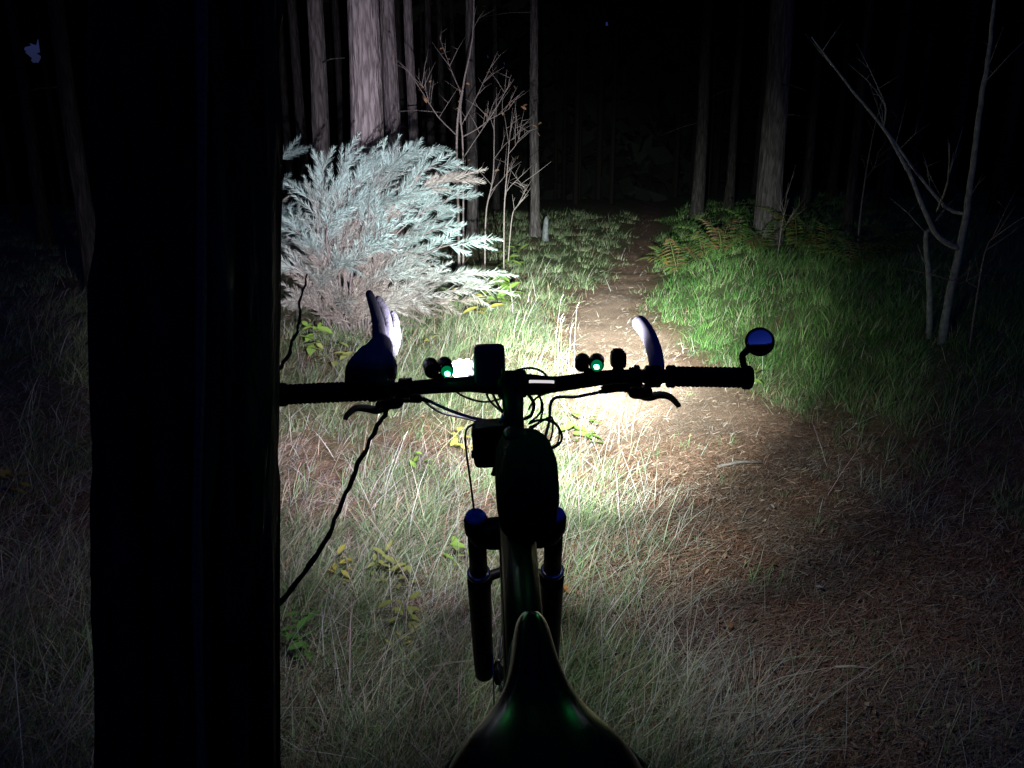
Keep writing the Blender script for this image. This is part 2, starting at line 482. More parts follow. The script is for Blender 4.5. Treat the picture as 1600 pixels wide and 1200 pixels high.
# far wood all round: one mass of trunks and hanging foliage with a small gap to the dusk sky
def far_wood():
    g = np.random.default_rng(5)
    n = 150000
    a = g.uniform(0, 6.283, n); r = g.uniform(38, 58, n)
    z = 17 * g.uniform(0, 1, n) ** 1.25 - 1 + hgt(r * np.cos(a), r * np.sin(a))
    c = np.stack([r * np.cos(a), r * np.sin(a), z], 1)
    gap = np.array(at(57, 82, 50)) - np.array([0, 0, CAM_H]); gap /= np.linalg.norm(gap)
    dv = c - np.array([0, 0, CAM_H]); dv /= np.linalg.norm(dv, axis=1)[:, None]
    dg = np.degrees(np.arccos(np.clip(dv @ gap, -1, 1)))
    c = c[dg > .95 + g.uniform(-.25, .25, n)]; n = len(c)
    d = g.normal(size=(n, 3)); d /= np.linalg.norm(d, axis=1)[:, None]
    e = np.cross(d, g.normal(size=(n, 3))); e /= np.linalg.norm(e, axis=1)[:, None]
    d *= g.uniform(.45, .9, n)[:, None]; e *= g.uniform(.3, .6, n)[:, None]
    V = np.stack([c - d, c + e, c + d, c - e], 1).reshape(-1, 3)
    F = (np.arange(n) * 4)[:, None] + np.arange(4)
    k = np.repeat(g.uniform(.5, 1.3, (n, 1)) * np.array([[.010, .012, .010]]), 4, 0)
    VV, FF, KK = [V], [F], [k]; off = len(V)
    for i in range(150):
        an, rr = g.uniform(0, 6.283), g.uniform(33, 40)
        x, y = rr * math.cos(an), rr * math.sin(an); z0 = hz(x, y)
        w = g.uniform(.1, .2); ring = np.array([[math.cos(t), math.sin(t)] for t in np.arange(6) * 1.0472])
        lo = np.concatenate([ring * w + [x, y], np.full((6, 1), z0 - .3)], 1); hi = np.concatenate([ring * w * .5 + [x, y], np.full((6, 1), z0 + 15)], 1)
        VV.append(np.concatenate([lo, hi])); q = np.arange(6)
        FF.append(np.stack([q, (q + 1) % 6, (q + 1) % 6 + 6, q + 6], 1) + off); off += 12
        KK.append(np.tile(g.uniform(.006, .012) * np.array([[1, .9, .8]]), (12, 1)))
    o = np_mesh('far_wood', np.concatenate(VV), np.concatenate(FF), None, M['far'], np.concatenate(KK))
    tag(o, 'dark mass of far trees closing off the wood', kind='stuff')
far_wood()

# the tree the bicycle leans on
def near_tree():
    zs = [-.2, 0, .2, .4, 1.085, 1.6, 2.4, 4, 8, 14]
    xs = [-.625, -.60, -.577, -.553, -.478, -.420, -.34, -.22, .0, .2]
    rs = [.25, .205, .165, .144, .128, .112, .107, .10, .085, .03]
    Yt = 1.10
    root = empty('pine_tree', (-.60, Yt, 0))
    tag(root, 'huge near pine trunk in shadow that the bicycle leans against', 'tree')
    zz = np.concatenate([np.linspace(-.2, 2.4, 230), np.linspace(2.5, 14, 60)])
    n = 110
    cx, cr = np.interp(zz, zs, xs) + .60, np.interp(zz, zs, rs)
    an = np.arange(n) / n * 2 * np.pi
    A, Z = np.meshgrid(an, zz)
    pl = fbm(np.cos(A) * 2.6 + 9, Z * 2.2 + np.sin(A) * 2.6, 21, 4)
    crack = np.abs(fbm(A * 5.1 / 1.0 + np.sin(Z * 3) * .25, Z * 1.7, 33, 3) - .5)
    wrap = np.minimum(A, 2 * np.pi - A)        # fades the pattern where it would meet itself
    crack = crack * smooth(0, .25, wrap) + .12 * (1 - smooth(0, .25, wrap))
    rr = cr[:, None] * (1 + .10 * (pl - .5)) + .020 * np.clip(crack * 6, 0, 1) - .014
    V = np.stack([cx[:, None] + rr * np.cos(A), rr * np.sin(A), Z], 2).reshape(-1, 3)
    m = len(zz)
    i, k = np.meshgrid(np.arange(m - 1), np.arange(n), indexing='ij')
    F = np.stack([i * n + k, i * n + (k + 1) % n, (i + 1) * n + (k + 1) % n, (i + 1) * n + k], 2).reshape(-1, 4)
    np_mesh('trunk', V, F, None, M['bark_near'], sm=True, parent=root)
    # old climbing stem on the bark, towards the rider
    b = MB(); pts = []
    for z in np.linspace(0.0, 2.3, 40):
        cx_, r_ = np.interp(z, zs, xs) + .60, np.interp(z, zs, rs)
        a = -1.12 + .05 * math.sin(z * 5) + .06 * z - .25 * max(0, z - 1.1)
        pts.append((cx_ + (r_ + .004) * math.cos(a), (r_ + .004) * math.sin(a), z))
    b.tube(pts, [.007 + .001 * math.sin(i) for i in range(40)], 7, True, .1)
    b.build('climbing_stem', mat('grey_dead_stem', (.10, .085, .07), .8, bump=.5, bscale=80), root)
    # dead side branches seen dark against the lit grass
    def br(pix, Ys, r0, r1):
        n = len(pix); P = [at(p[0], p[1], y) - Vector((-.60, Yt, 0)) for p, y in zip(pix, Ys)]
        Q = []
        for a, c in zip(P[:-1], P[1:]):
            for k in range(5): Q.append(a.lerp(c, k / 5) + Vector([random.uniform(-.0022, .0022) for _ in range(3)]))
        Q.append(P[-1])
        MB().tube(Q, [(r0 + (r1 - r0) * i / len(Q)) * random.uniform(.8, 1.2) for i in range(len(Q))], 7).build('dead_branch', M['dark_twig'], root)
    br([(425, 958), (455, 922), (505, 852), (535, 785), (560, 722), (590, 665), (607, 636)], [1.16, 1.17, 1.18, 1.19, 1.20, 1.20, 1.21], .0050, .0036)
    br([(432, 585), (452, 552), (466, 510), (470, 470), (480, 428)], [1.13, 1.16, 1.18, 1.19, 1.20], .0034, .0012)
    c = bpy.data.objects.new('crown', crowns[0]); col.objects.link(c); c.parent = root; c.location = (.8, 0, 0)
near_tree()

# ------------------------------------------------------------------ bicycle
LEAN = -1.2
YAW = 1.6
bike = empty('bicycle', (.057, 0, 0), (0, R(LEAN), R(YAW)))
tag(bike, 'black mountain bike seen over its saddle, leaning on the dark trunk with lamps lit', 'bicycle')
BI = (Matrix.Translation((.057, 0, 0)) @ Matrix.Rotation(R(YAW), 4, 'Z') @ Matrix.Rotation(R(LEAN), 4, 'Y')).inverted()
def ab(px, py, Y): return BI @ at(px, py, Y)
RW = .362
AXF, AXR, BB = Vector((0, 1.425, RW)), Vector((0, .29, RW)), Vector((0, .725, .33))
SA = Vector((0, -.358, .934))                      # steering axis, upwards
CROWN = AXF + SA * .44 + Vector((0, -.035, -.02))
HT0, HT1 = CROWN + SA * .035, CROWN + SA * .155
BARY, BARZ = 1.205, 1.060

# frame
fr = empty('frame', parent=bike)
def tubep(name, pts, rad, parent, m='frame', n=14): return MB().tube(pts, rad, n).build(name, M[m], parent)
ST1 = BB + Vector((0, -.145, .46))
TT = [HT1 + SA * -.03, HT1.lerp(ST1, .5) + Vector((0, 0, -.012)), ST1 + Vector((0, 0, -.03))]
tubep('head_tube', [HT0, HT0.lerp(HT1, .5), HT1], [.027, .024, .027], fr)
tubep('top_tube', TT, [.028, .025, .020], fr)
tubep('down_tube', [HT0 + SA * .03, HT0.lerp(BB, .5) + Vector((0, -.01, .01)), BB], [.030, .027, .030], fr)
tubep('seat_tube', [BB, ST1], .018, fr)
for s in (-1, 1):
    tubep('chain_stay', [BB + Vector((.02 * s, -.02, 0)), BB.lerp(AXR, .4) + Vector((.045 * s, 0, 0)), AXR + Vector((.066 * s, 0, 0))], [.013, .012, .010], fr)
    tubep('seat_stay', [ST1 + Vector((.015 * s, 0, -.05)), ST1.lerp(AXR, .3) + Vector((.04 * s, 0, 0)), AXR + Vector((.066 * s, 0, .01))], [.010, .009, .008], fr)
MB().lathe([(-.045, .02), (-.04, .024), (.04, .024), (.045, .02)], BB, (1, 0, 0)).build('bottom_bracket', M['black'], fr)
# fork
fk = empty('fork', parent=bike)
mb = MB(); mb.rbox(CROWN + Vector((0, .016, .020)), (.165, .055, .050), p=3.2, M=Matrix.Rotation(R(21), 3, 'X'))
mb.build('crown', M['black'], fk)
MB().tube([CROWN - SA * .02, CROWN + SA * .25], .0145, 12).build('steerer', M['black'], fk)
for s in (-1, 1):
    top = CROWN + Vector((.069 * s, .026, .012)) + SA * .040
    bot = AXF + Vector((.069 * s, 0, 0))
    d = (top - bot).normalized()
    MB().tube([top - d * .16, top], .017, 16).build('stanchion', M['black'], fk)
    MB().lathe([(0, .0205), (.008, .0215), (.030, .0215), (.034, .019)], top - d * .03, d, 20).build('crown_sleeve', M['black'], fk)
    MB().lathe([(0, .018), (.005, .0185), (.009, .015), (.010, .007), (.013, .007), (.014, .0)], top + d * .0045, d, 20).build('top_cap', M['blue'], fk)
    MB().lathe([(0, .0195), (.004, .022), (.010, .022), (.012, .018)], top - d * .152, d, 20).build('dust_seal', M['silver'], fk)
    L = (top - bot).length
    MB().lathe([(0, .012), (.01, .019), (.05, .0205), (L - .17, .0225), (L - .152, .023)], bot - d * .012, d, 20).build('lower_leg', M['black'], fk)
tb = top - d * .17
MB().tube([CROWN + Vector((-.067, .03, .0)) - d * .16, CROWN + Vector((-.05, .075, .0)) - d * .135, CROWN + Vector((0, .095, .0)) - d * .125, CROWN + Vector((.05, .075, .0)) - d * .135, CROWN + Vector((.067, .03, .0)) - d * .16], .011, 10).build('brace', M['black'], fk)
# wheels
def wheel(c, name):
    w = empty(name, parent=bike)
    t = MB(); t.torus(c, (1, 0, 0), RW - .027, .027, 96, 14)
    for i in range(64):
        for s in (-1, 0, 1):
            a = 2 * math.pi * (i + (.5 if s == 0 else 0)) / 64
            rr = RW - .001 if s == 0 else RW - .006
            p = c + Vector((.016 * s, math.cos(a) * rr, math.sin(a) * rr))
            t.rbox(p, (.011, .012, .008), p=6, n=4, m=3, M=Matrix.Rotation(a - math.pi / 2, 3, 'X'))
    t.build('tyre', M['rubber'], w, False)
    r = MB(); r.torus(c, (1, 0, 0), RW - .058, .012, 72, 8); r.build('rim', M['black'], w)
    MB().lathe([(-.05, .01), (-.045, .025), (-.035, .025), (-.03, .014), (.03, .014), (.035, .025), (.045, .025), (.05, .01)], c, (1, 0, 0)).build('hub', M['black'], w)
    sp = MB()
    for i in range(28):
        a = 2 * math.pi * i / 28; s = 1 if i % 2 else -1; b = a + .35 * (1 if i % 4 < 2 else -1)
        sp.tube([c + Vector((.038 * s, .024 * math.cos(b), .024 * math.sin(b))), c + Vector((0, math.cos(a) * (RW - .065), math.sin(a) * (RW - .065)))], .0011, 5)
    tag(sp.build('spoke_set', M['silver'], w), kind='stuff')
    MB().lathe([(0, .08), (.002, .08)], c + Vector((-.05, 0, 0)), (1, 0, 0), 40).build('brake_disc', M['silver'], w)
wheel(AXF, 'front_wheel'); wheel(AXR, 'rear_wheel')
# cranks and pedals
ck = empty('crankset', parent=bike)
MB().lathe([(0, .065), (.004, .065)], BB + Vector((.046, 0, 0)), (1, 0, 0), 40).build('chainring', M['black'], ck)
for s in (-1, 1):
    e = BB + Vector((.075 * s, .12 * s, -.12 * s))
    MB().tube([BB + Vector((.052 * s, 0, 0)), e], [.014, .011], 10).build('crank_arm', M['black'], ck)
    MB().rbox(e + Vector((.06 * s, 0, 0)), (.095, .09, .022), p=6).build('pedal', M['black'], ck)
ch = MB(); cp = []
for i in range(41):
    t = i / 40
    cp.append(BB + Vector((.05, 0, .063)) + (AXR + Vector((.05, 0, .045)) - BB - Vector((.05, 0, .063))) * t)
ch.tube(cp, .004, 6); ch.tube([p + Vector((0, 0, -.11)) for p in cp], .004, 6); ch.build('chain', M['silver'], ck)

# seat post and saddle
SADZ = .982
MB().tube([ST1 + Vector((0, .02, -.08)), Vector((0, .535, SADZ - .05))], .0135, 12).build('seat_post', M['black'], bike)
sd = empty('saddle', parent=bike)
prof = [(.668, .006, -.014), (.664, .013, -.006), (.655, .0175, -.002), (.64, .0205, 0), (.615, .0225, 0), (.585, .0265, -.001), (.56, .033, -.003), (.54, .043, -.004), (.52, .056, -.003), (.50, .068, .001), (.48, .0755, .004), (.455, .0775, .007), (.43, .075, .009), (.41, .066, .010), (.396, .048, .009), (.388, .022, .006)]
nu = 29; vs, fs = [], []
for y, w, dz in prof:
    for k in range(nu):
        u = -1 + 2 * k / (nu - 1)
        drop = .020 * abs(u) ** 3.2 + .012 * max(0, abs(u) - .8) / .2
        groove = -.0012 * math.exp(-(u * w / .010) ** 2) * (1 if .42 < y < .62 else 0)
        vs.append((w * u, y, SADZ + dz - drop + groove))
m_ = len(prof)
for i in range(m_ - 1):
    for k in range(nu - 1):
        fs.append((i * nu + k, (i + 1) * nu + k, (i + 1) * nu + k + 1, i * nu + k + 1))
mb = MB(); mb.add(vs, fs)
cov = mb.build('cover', M['saddle'], sd)
sm = cov.modifiers.new('thick', 'SOLIDIFY'); sm.thickness = .012; sm.offset = -1
sb = cov.modifiers.new('soft', 'SUBSURF'); sb.levels = sb.render_levels = 1
edge = [Vector(vs[i * nu + nu - 1]) for i in range(m_)]; edl = [Vector(vs[i * nu]) for i in range(m_)]
MB().tube(list(reversed(edl)) + edge, .0017, 6).build('rim_sheen', M['rim_sheen'], sd)  # added strip that stands in for the sheen on the saddle rim
for s in (-1, 1):
    MB().tube([(.02 * s, .42, SADZ - .02), (.022 * s, .46, SADZ - .045), (.022 * s, .57, SADZ - .048), (.006 * s, .645, SADZ - .022)], .0035, 8).build('rail', M['silver'], sd)

# handlebar: riser bar, placed in the handlebar plane; points from left end to right end
hb = empty('handlebar', parent=bike)
bp = [ab(432, 617, 1.205), ab(600, 609, 1.205), ab(668, 604, 1.203), ab(740, 600, 1.205), ab(800, 600, 1.205), ab(860, 601, 1.205), ab(930, 592, 1.203), ab(985, 588, 1.203), ab(1172, 588, 1.205)]
def curve(pts, k=6):
    out = []
    for i in range(len(pts) - 1):
        p0, p1, p2, p3 = pts[max(i - 1, 0)], pts[i], pts[i + 1], pts[min(i + 2, len(pts) - 1)]
        for j in range(k):
            t = j / k
            out.append(.5 * ((2 * p1) + (p2 - p0) * t + (2 * p0 - 5 * p1 + 4 * p2 - p3) * t * t + (3 * p1 - p0 - 3 * p2 + p3) * t ** 3))
    out.append(pts[-1]); return out
cpts = curve(bp)
MB().tube(cpts, [.0115 + .005 * math.exp(-(p.x / .055) ** 4) + .0015 * math.exp(-(p.x / .16) ** 4) for p in cpts], 16).build('bar', M['black'], hb)
def grip(p, q, flip):
    d = (q - p); L = d.length; d.normalize()
    pr = [(0, .0175), (.002, .0185), (.012, .0185), (.013, .0160)]
    k = .016
    while k < L - .018:
        pr += [(k, .0160), (k + .0015, .0170), (k + .0045, .0170), (k + .006, .0160)]; k += .0075
    pr += [(L - .016, .0165), (L - .013, .0195), (L - .003, .0195), (L, .0170)]
    g = MB().lathe(pr, p, d, 20).build('grip', M['rubber'], hb)
    return g
grip(ab(1042, 588, 1.205), ab(1174, 590, 1.205), 1)
grip(ab(588, 610, 1.205), ab(434, 617, 1.205), -1)
# stem
stm = empty('stem', parent=bike)
C0 = bp[4]; S0 = CROWN + SA * .235
MB().tube([S0 - SA * .022, S0 + SA * .022], .019, 16).build('steerer_clamp', M['black'], stm)
MB().tube([S0, S0.lerp(C0, .5), C0 + Vector((0, -.012, 0))], [.017, .016, .019], 14).build('extension', M['black'], stm)
MB().lathe([(-.024, .017), (-.022, .0225), (.022, .0225), (.024, .017)], C0, (1, 0, 0), 20).build('bar_clamp', M['black'], stm)
MB().lathe([(0, .019), (.004, .019), (.007, .012)], S0 + SA * .022, SA, 18).build('top_cap', M['black'], stm)
for i in range(3): MB().lathe([(0, .018), (.001, .019), (.011, .019), (.012, .018)], HT1 + SA * (.005 + i * .0125), SA, 18).build('spacer', M['black'], stm)
for i, (dx, dz) in enumerate([(-.016, .016), (.016, .016), (-.016, -.016), (.016, -.016)]):
    MB().lathe([(0, .0035), (.004, .0035)], C0 + Vector((dx, -.022, dz * .8)), (0, -1, 0), 8).build('bolt', M['black'], stm)

# bar ends, mounted inside the grips
def bar_end(pts, rr, label=None):
    e = MB().tube(curve([Vector(p) for p in pts], 7), rr, 18)
    e.ball(pts[-1], rr if not hasattr(rr, '__len__') else rr[-1])
    return e
ends = curve([ab(1020, 588, 1.205), ab(1026, 575, 1.222), ab(1022, 548, 1.26), ab(1012, 522, 1.30), ab(1000, 505, 1.335)], 7)
e = MB(); e.tube(ends, [.0125 + .0012 * i / len(ends) for i in range(len(ends))], 18); e.ball(ends[-1], .0137)
tag(e.build('bar_end', M['barend'], hb), 'curved bar end, its tip lit lavender white')
MB().lathe([(-.012, .0165), (-.010, .0185), (.010, .0185), (.012, .0165)], ab(1020, 588, 1.205), (1, 0, 0), 18).build('bar_end_clamp', M['black'], hb)
endl = curve([ab(600, 609, 1.205), ab(594, 590, 1.222), ab(596, 560, 1.25), ab(600, 535, 1.275)], 7)
e = MB(); e.tube(endl, .0125, 18); e.ball(endl[-1], .0125)
e.build('bar_end', M['barend'], hb)
MB().lathe([(-.012, .0165), (-.010, .0185), (.010, .0185), (.012, .0165)], ab(600, 609, 1.205), (1, 0, 0), 18).build('bar_end_clamp', M['black'], hb)

# brake levers and shifters
def lever(clamp, body, blade, adj, Y):
    L = empty('brake_lever', parent=hb)
    MB().lathe([(-.009, .0150), (-.008, .0175), (.008, .0175), (.009, .0150)], ab(*clamp, 1.205), (1, 0, 0), 16).build('clamp', M['black'], L)
    P = curve([ab(x, y, yy) for x, y, yy in body], 5)
    n = len(P); MB().tube(P, [.0045 + .0075 * math.sin(math.pi * min(1, (i + .6) / n)) ** .8 for i in range(n)], 10).build('housing', M['black'], L)
    P = curve([ab(x, y, yy) for x, y, yy in blade], 6)
    n = len(P); MB().tube(P, [.0085 - .0045 * i / n for i in range(n)], 10).build('blade', M['black'], L)
    MB().tube([ab(*adj[0], Y), ab(*adj[1], Y)], [.005, .0035], 8).build('adjuster', M['black'], L)
    return L
lever((992, 590), [(940, 610, 1.225), (968, 602, 1.225), (995, 606, 1.24), (1010, 618, 1.25)], [(985, 607, 1.24), (1010, 620, 1.262), (1030, 617, 1.27), (1046, 620, 1.27), (1058, 631, 1.265), (1061, 636, 1.262)], ((948, 609), (936, 613)), 1.225)
lever((632, 607), [(660, 624, 1.225), (634, 619, 1.225), (606, 624, 1.24), (590, 636, 1.25)], [(618, 626, 1.24), (592, 640, 1.262), (572, 638, 1.27), (556, 638, 1.27), (543, 648, 1.265), (539, 656, 1.262)], ((655, 622), (672, 627)), 1.225)
for c in ((1000, 612), (612, 628)):
    MB().rbox(ab(*c, 1.225), (.040, .032, .022), p=3).build('shifter', M['black'], hb)
MB().rbox(ab(995, 577, 1.205), (.009, .012, .014), p=4).build('clamp_bolt', M['black'], hb)
MB().rbox(ab(640, 596, 1.205), (.010, .012, .012), p=4).build('clamp_bolt', M['black'], hb)

# mirror on the end of the right grip
mr = empty('mirror', parent=bike)
tag(mr, 'small round mirror on an arm at the grip end')
mc = ab(1187, 534, 1.215)
MB().tube(curve([ab(1168, 586, 1.205), ab(1162, 570, 1.21), ab(1160, 556, 1.213), ab(1166, 549, 1.216), mc + Vector((-.012, .012, -.010))], 6), .0055, 10).build('arm', M['black'], mr)
fdir = Vector((-.10, -1, .36)).normalized()
MB().lathe([(-.014, .008), (-.010, .019), (-.002, .0235), (.002, .0235), (.003, .0225)], mc, fdir, 36).build('housing', M['black'], mr)
gl = [(.0028 + .0028 * (1 - (r / .022) ** 2), r) for r in (.022, .018, .014, .010, .006, .002, .0005)]
MB().lathe(gl, mc, fdir, 36).build('glass', M['mirror'], mr)

# headlamps: twin-eyed lamps with a green battery light at the back
def spot(name, parent, loc, aim, power, deg, colr, rad=.012, blend=1.0):
    d = bpy.data.lights.new(name, 'SPOT')
    d.energy = power; d.spot_size = R(deg); d.spot_blend = blend; d.color = colr; d.shadow_soft_size = rad
    o = bpy.data.objects.new(name, d); col.objects.link(o); o.parent = parent
    o.location = loc
    o.rotation_euler = (Vector(aim) - Vector(loc)).to_track_quat('-Z', 'Y').to_euler()
    return o
def headlamp(px, py, cones, colr, label, led):
    h = empty('headlamp', parent=bike)
    tag(h, label)
    c = ab(px, py, 1.213)
    A = BI @ Vector(cones[0][2])
    d = (A - c); d.z *= .5; d.normalize()
    s = d.cross(Vector((0, 0, 1))).normalized()
    for sg in (-1, 1):
        cc = c + s * .0118 * sg
        pr = [(-.026, .006), (-.024, .0095)]
        for k in range(4): pr += [(-.020 + k * .007, .0095), (-.0195 + k * .007, .0118), (-.0165 + k * .007, .0118), (-.016 + k * .007, .0098)]
        pr += [(.010, .0118), (.024, .0128), (.025, .0112)]
        MB().lathe(pr, cc, d, 20).build('housing', M['black'], h)
        MB().lathe([(0, .0108), (.0008, .0100)], cc + d * .0245, d, 20).build('lens', M['lens'], h)
    MB().tube([c - Vector((0, 0, .010)), ab(px, 604 - (px > 800) * 10, 1.205)], [.009, .012], 10).build('mount', M['black'], h)
    back = c + s * led[0] + Vector((0, 0, led[1])) - d * .0265
    MB().ball(back, (.0056, .0034, .0046), M=Matrix.Rotation(.6, 3, 'Y')).build('green_light', M['green_led'], h)
    MB().lathe([(0, .0092), (.003, .0092), (.005, .0075)], c + s * .0118 * (1 if led[0] > 0 else -1) - d * .0235, -d, 20).build('rear_cap', M['led_glow_cap'], h)
    for k, (pw, dg, aim) in enumerate(cones):
        spot('beam', h, c + d * .034 + Vector((0, 0, .001 * k)), BI @ Vector(aim), pw, dg, colr)
    return h
headlamp(685, 575, LAMP_L, (.87, .82, 1.0), 'twin headlamp with a green light, beside the small white cloth', (.0118, -.003))
headlamp(921, 567, LAMP_R, (.90, 1.0, .95), 'finned twin headlamp with a green light, beside the little square lamp', (.0118, -.002))
# little square lamp and its post
sl = empty('square_lamp', parent=bike); tag(sl, 'little square black lamp on a short post')
MB().rbox(ab(966, 561, 1.21), (.0245, .03, .027), p=5).build('body', M['black'], sl)
MB().rbox(ab(966, 548.5, 1.21), (.017, .026, .006), p=4).build('switch', M['black'], sl)
MB().tube([ab(966, 572, 1.21), ab(966, 588, 1.205)], [.008, .013], 10).build('mount', M['black'], sl)
# upright box in the middle
bx = empty('navy_box_lamp', parent=bike); tag(bx, 'upright navy box lamp in the middle of the bar')
MB().rbox(ab(765, 570, 1.205), (.0505, .030, .066), p=7, n=32, m=24).build('body', M['navy'], bx)
MB().rbox(ab(786.2, 584, 1.192), (.006, .010, .020), p=4).build('amber_reflection', M['amber'], bx)  # brown-orange reflection on the box, modelled as a coloured strip
MB().tube([ab(765, 590, 1.205), ab(765, 602, 1.205)], .015, 12).build('mount', M['black'], bx)
# small display
cpn = empty('bike_computer', parent=bike); tag(cpn, 'small lit display strip beside the stem')
D = Matrix.Rotation(R(-38), 3, 'X') @ Matrix.Rotation(R(3), 3, 'Y')
MB().rbox(ab(846, 599, 1.185), (.046, .026, .010), p=6, M=D).build('case', M['black'], cpn)
MB().rbox(ab(846, 599, 1.1785), (.040, .019, .0035), p=14, n=24, M=D).build('screen', M['screen'], cpn)
# cables
def cable(pts, r=.0023, m='black_cable'):
    MB().tube(curve([ab(*p) for p in pts], 8), r, 8).build('cable', M[m], bike)
cable([(672, 627, 1.225), (700, 640, 1.24), (735, 652, 1.25), (775, 662, 1.25), (800, 690, 1.24)], .0028, 'cable')
cable([(664, 628, 1.225), (690, 645, 1.25), (740, 657, 1.27), (790, 680, 1.27)], .0020, 'cable')
cable([(936, 613, 1.225), (900, 620, 1.24), (864, 624, 1.25), (858, 660, 1.26), (850, 690, 1.26), (846, 712, 1.25)], .0028, 'cable')
cable([(826, 662, 1.22), (845, 656, 1.23), (866, 660, 1.24), (878, 682, 1.24), (868, 698, 1.235), (838, 706, 1.22)])
cable([(826, 668, 1.22), (840, 662, 1.22), (862, 652, 1.225), (862, 680, 1.225), (852, 696, 1.225), (830, 704, 1.22)], .0018)
cable([(790, 588, 1.215), (806, 579, 1.225), (828, 575, 1.235), (846, 580, 1.235), (856, 590, 1.22)], .0020)
cable([(756, 662, 1.2), (738, 664, 1.205), (728, 674, 1.21), (728, 700, 1.22), (736, 760, 1.23), (741, 800, 1.25)], .0020)
cable([(846, 628, 1.22), (844, 645, 1.22), (828, 660, 1.22)], .0018)
cable([(770, 615, 1.215), (778, 632, 1.22), (790, 650, 1.22)], .0022)
cable([(822, 612, 1.21), (834, 630, 1.215), (830, 648, 1.22), (818, 655, 1.22)], .003)

cable([(758, 604, 1.21), (764, 624, 1.225), (780, 640, 1.235), (800, 655, 1.235)], .0020)
cable([(838, 610, 1.21), (848, 634, 1.225), (842, 660, 1.235), (820, 676, 1.235)], .0020)
cable([(700, 600, 1.21), (722, 618, 1.235), (756, 628, 1.245), (786, 622, 1.235)], .0018)
cable([(905, 592, 1.21), (886, 606, 1.225), (862, 612, 1.23), (838, 622, 1.225), (826, 640, 1.225)], .0018)
cable([(852, 655, 1.23), (872, 668, 1.24), (870, 694, 1.24), (846, 700, 1.235), (838, 680, 1.23)], .0015)

# bags and small things hung on the bicycle
bag = empty('frame_bag', (0, 0, 0)); tag(bag, 'rounded black fabric bag strapped on the top tube behind the stem', 'bag')
bv, bf = [], []
BC = BI.inverted()
secs = [(1.035, .030, .050, .0), (1.045, .042, .075, .002), (1.075, .048, .100, .004), (1.11, .049, .115, .004), (1.145, .046, .118, .002), (1.165, .040, .112, 0), (1.172, .028, .098, 0)]
nb = 28
for y, hw, hh, dx in secs:
    tz = np.interp(y, [TT[2].y, TT[0].y], [TT[2].z, TT[0].z]) + .018
    for k in range(nb):
        a = 2 * math.pi * k / nb
        cx = math.copysign(abs(math.cos(a)) ** .65, math.cos(a)); cz = math.copysign(abs(math.sin(a)) ** .65, math.sin(a))
        bv.append(BC @ Vector((.012 + dx + hw * cx, y, tz + hh / 2 + hh / 2 * cz)))
for i in range(len(secs) - 1):
    for k in range(nb): bf.append((i * nb + k, i * nb + (k + 1) % nb, (i + 1) * nb + (k + 1) % nb, (i + 1) * nb + k))
bf += [tuple(range(nb - 1, -1, -1)), tuple((len(secs) - 1) * nb + k for k in range(nb))]
o = MB().add(bv, bf).build('body', M['fabric'], bag)
MB().tube(curve([BC @ Vector(v) for v in [(.055, 1.16, .93), (.03, 1.15, .985), (-.01, 1.14, .985), (-.036, 1.13, .93)]], 6), .004, 8).build('zip_seam', M['rubber'], bag)
MB().rbox(at(857, 722, 1.16), (.010, .008, .008), p=4).build('strap_end', M['fabric'], bag)
pk = empty('battery_pouch'); tag(pk, 'boxy black battery pouch hanging beside the stem', 'pouch')
MB().rbox(at(768, 692, 1.205), (.062, .05, .074), p=7, n=32, m=20, M=Matrix.Rotation(R(-4), 3, 'Y')).build('body', M['fabric'], pk)
MB().rbox(at(770, 664, 1.196), (.058, .046, .010), p=6, M=Matrix.Rotation(R(-8), 3, 'Y')).build('flap', M['fabric'], pk)
MB().rbox(at(741, 710, 1.205), (.010, .02, .010), p=4).build('strap_end', M['fabric'], pk)
MB().tube([at(780, 660, 1.175), at(786, 652, 1.18), at(790, 645, 1.19)], .004, 8).build('buckle', M['silver'], pk)

# crumpled white cloth on the bar
cb = MB(); cb.ball((0, 0, 0), (.021, .017, .019), 40, 26)
wc = cb.build('white_cloth', M['white_cloth'])
for v in wc.data.vertices:
    c = v.co; k = 1 + .18 * (float(fbm(c.x * 90 + 3, c.z * 90 + c.y * 70, 2, 3)) - .5) * 2 + .10 * abs(math.sin(c.x * 210 + c.z * 160 + c.y * 120))
    v.co = c * k
wc.location = at(726, 578, 1.30)
tag(wc, 'small crumpled bright white cloth on the bar beside the navy box', 'cloth')

# glove pulled over the left bar end
gv = MB()
def gt(pts, rr, n=12): gv.tube(curve([at(*p) for p in pts], 5), np.interp(np.linspace(0, 1, 5 * (len(pts) - 1) + 1), np.linspace(0, 1, len(rr)), rr), n); gv.ball(at(*pts[-1]), rr[-1])
gt([(582, 603, 1.20), (585, 580, 1.21), (590, 555, 1.235), (596, 540, 1.27)], [.034, .036, .026, .019], 18)   # cuff and palm
gt([(562, 600, 1.195), (565, 578, 1.21), (575, 555, 1.23)], [.024, .026, .018], 16)
gt([(604, 590, 1.20), (605, 572, 1.205), (603, 558, 1.215)], [.016, .017, .012], 14)
gt([(592, 548, 1.265), (592, 512, 1.29), (586, 484, 1.305), (577, 459, 1.315)], [.013, .0115, .0095, .007])
gt([(600, 546, 1.275), (604, 512, 1.315), (600, 486, 1.335), (591, 468, 1.345)], [.013, .0110, .0095, .007])
gt([(607, 545, 1.28), (614, 520, 1.33), (617, 503, 1.35), (614, 490, 1.36)], [.012, .010, .0085, .006])
gt([(612, 550, 1.275), (618, 530, 1.32), (619, 515, 1.345)], [.011, .010, .008])
glove = gv.build('glove', None)
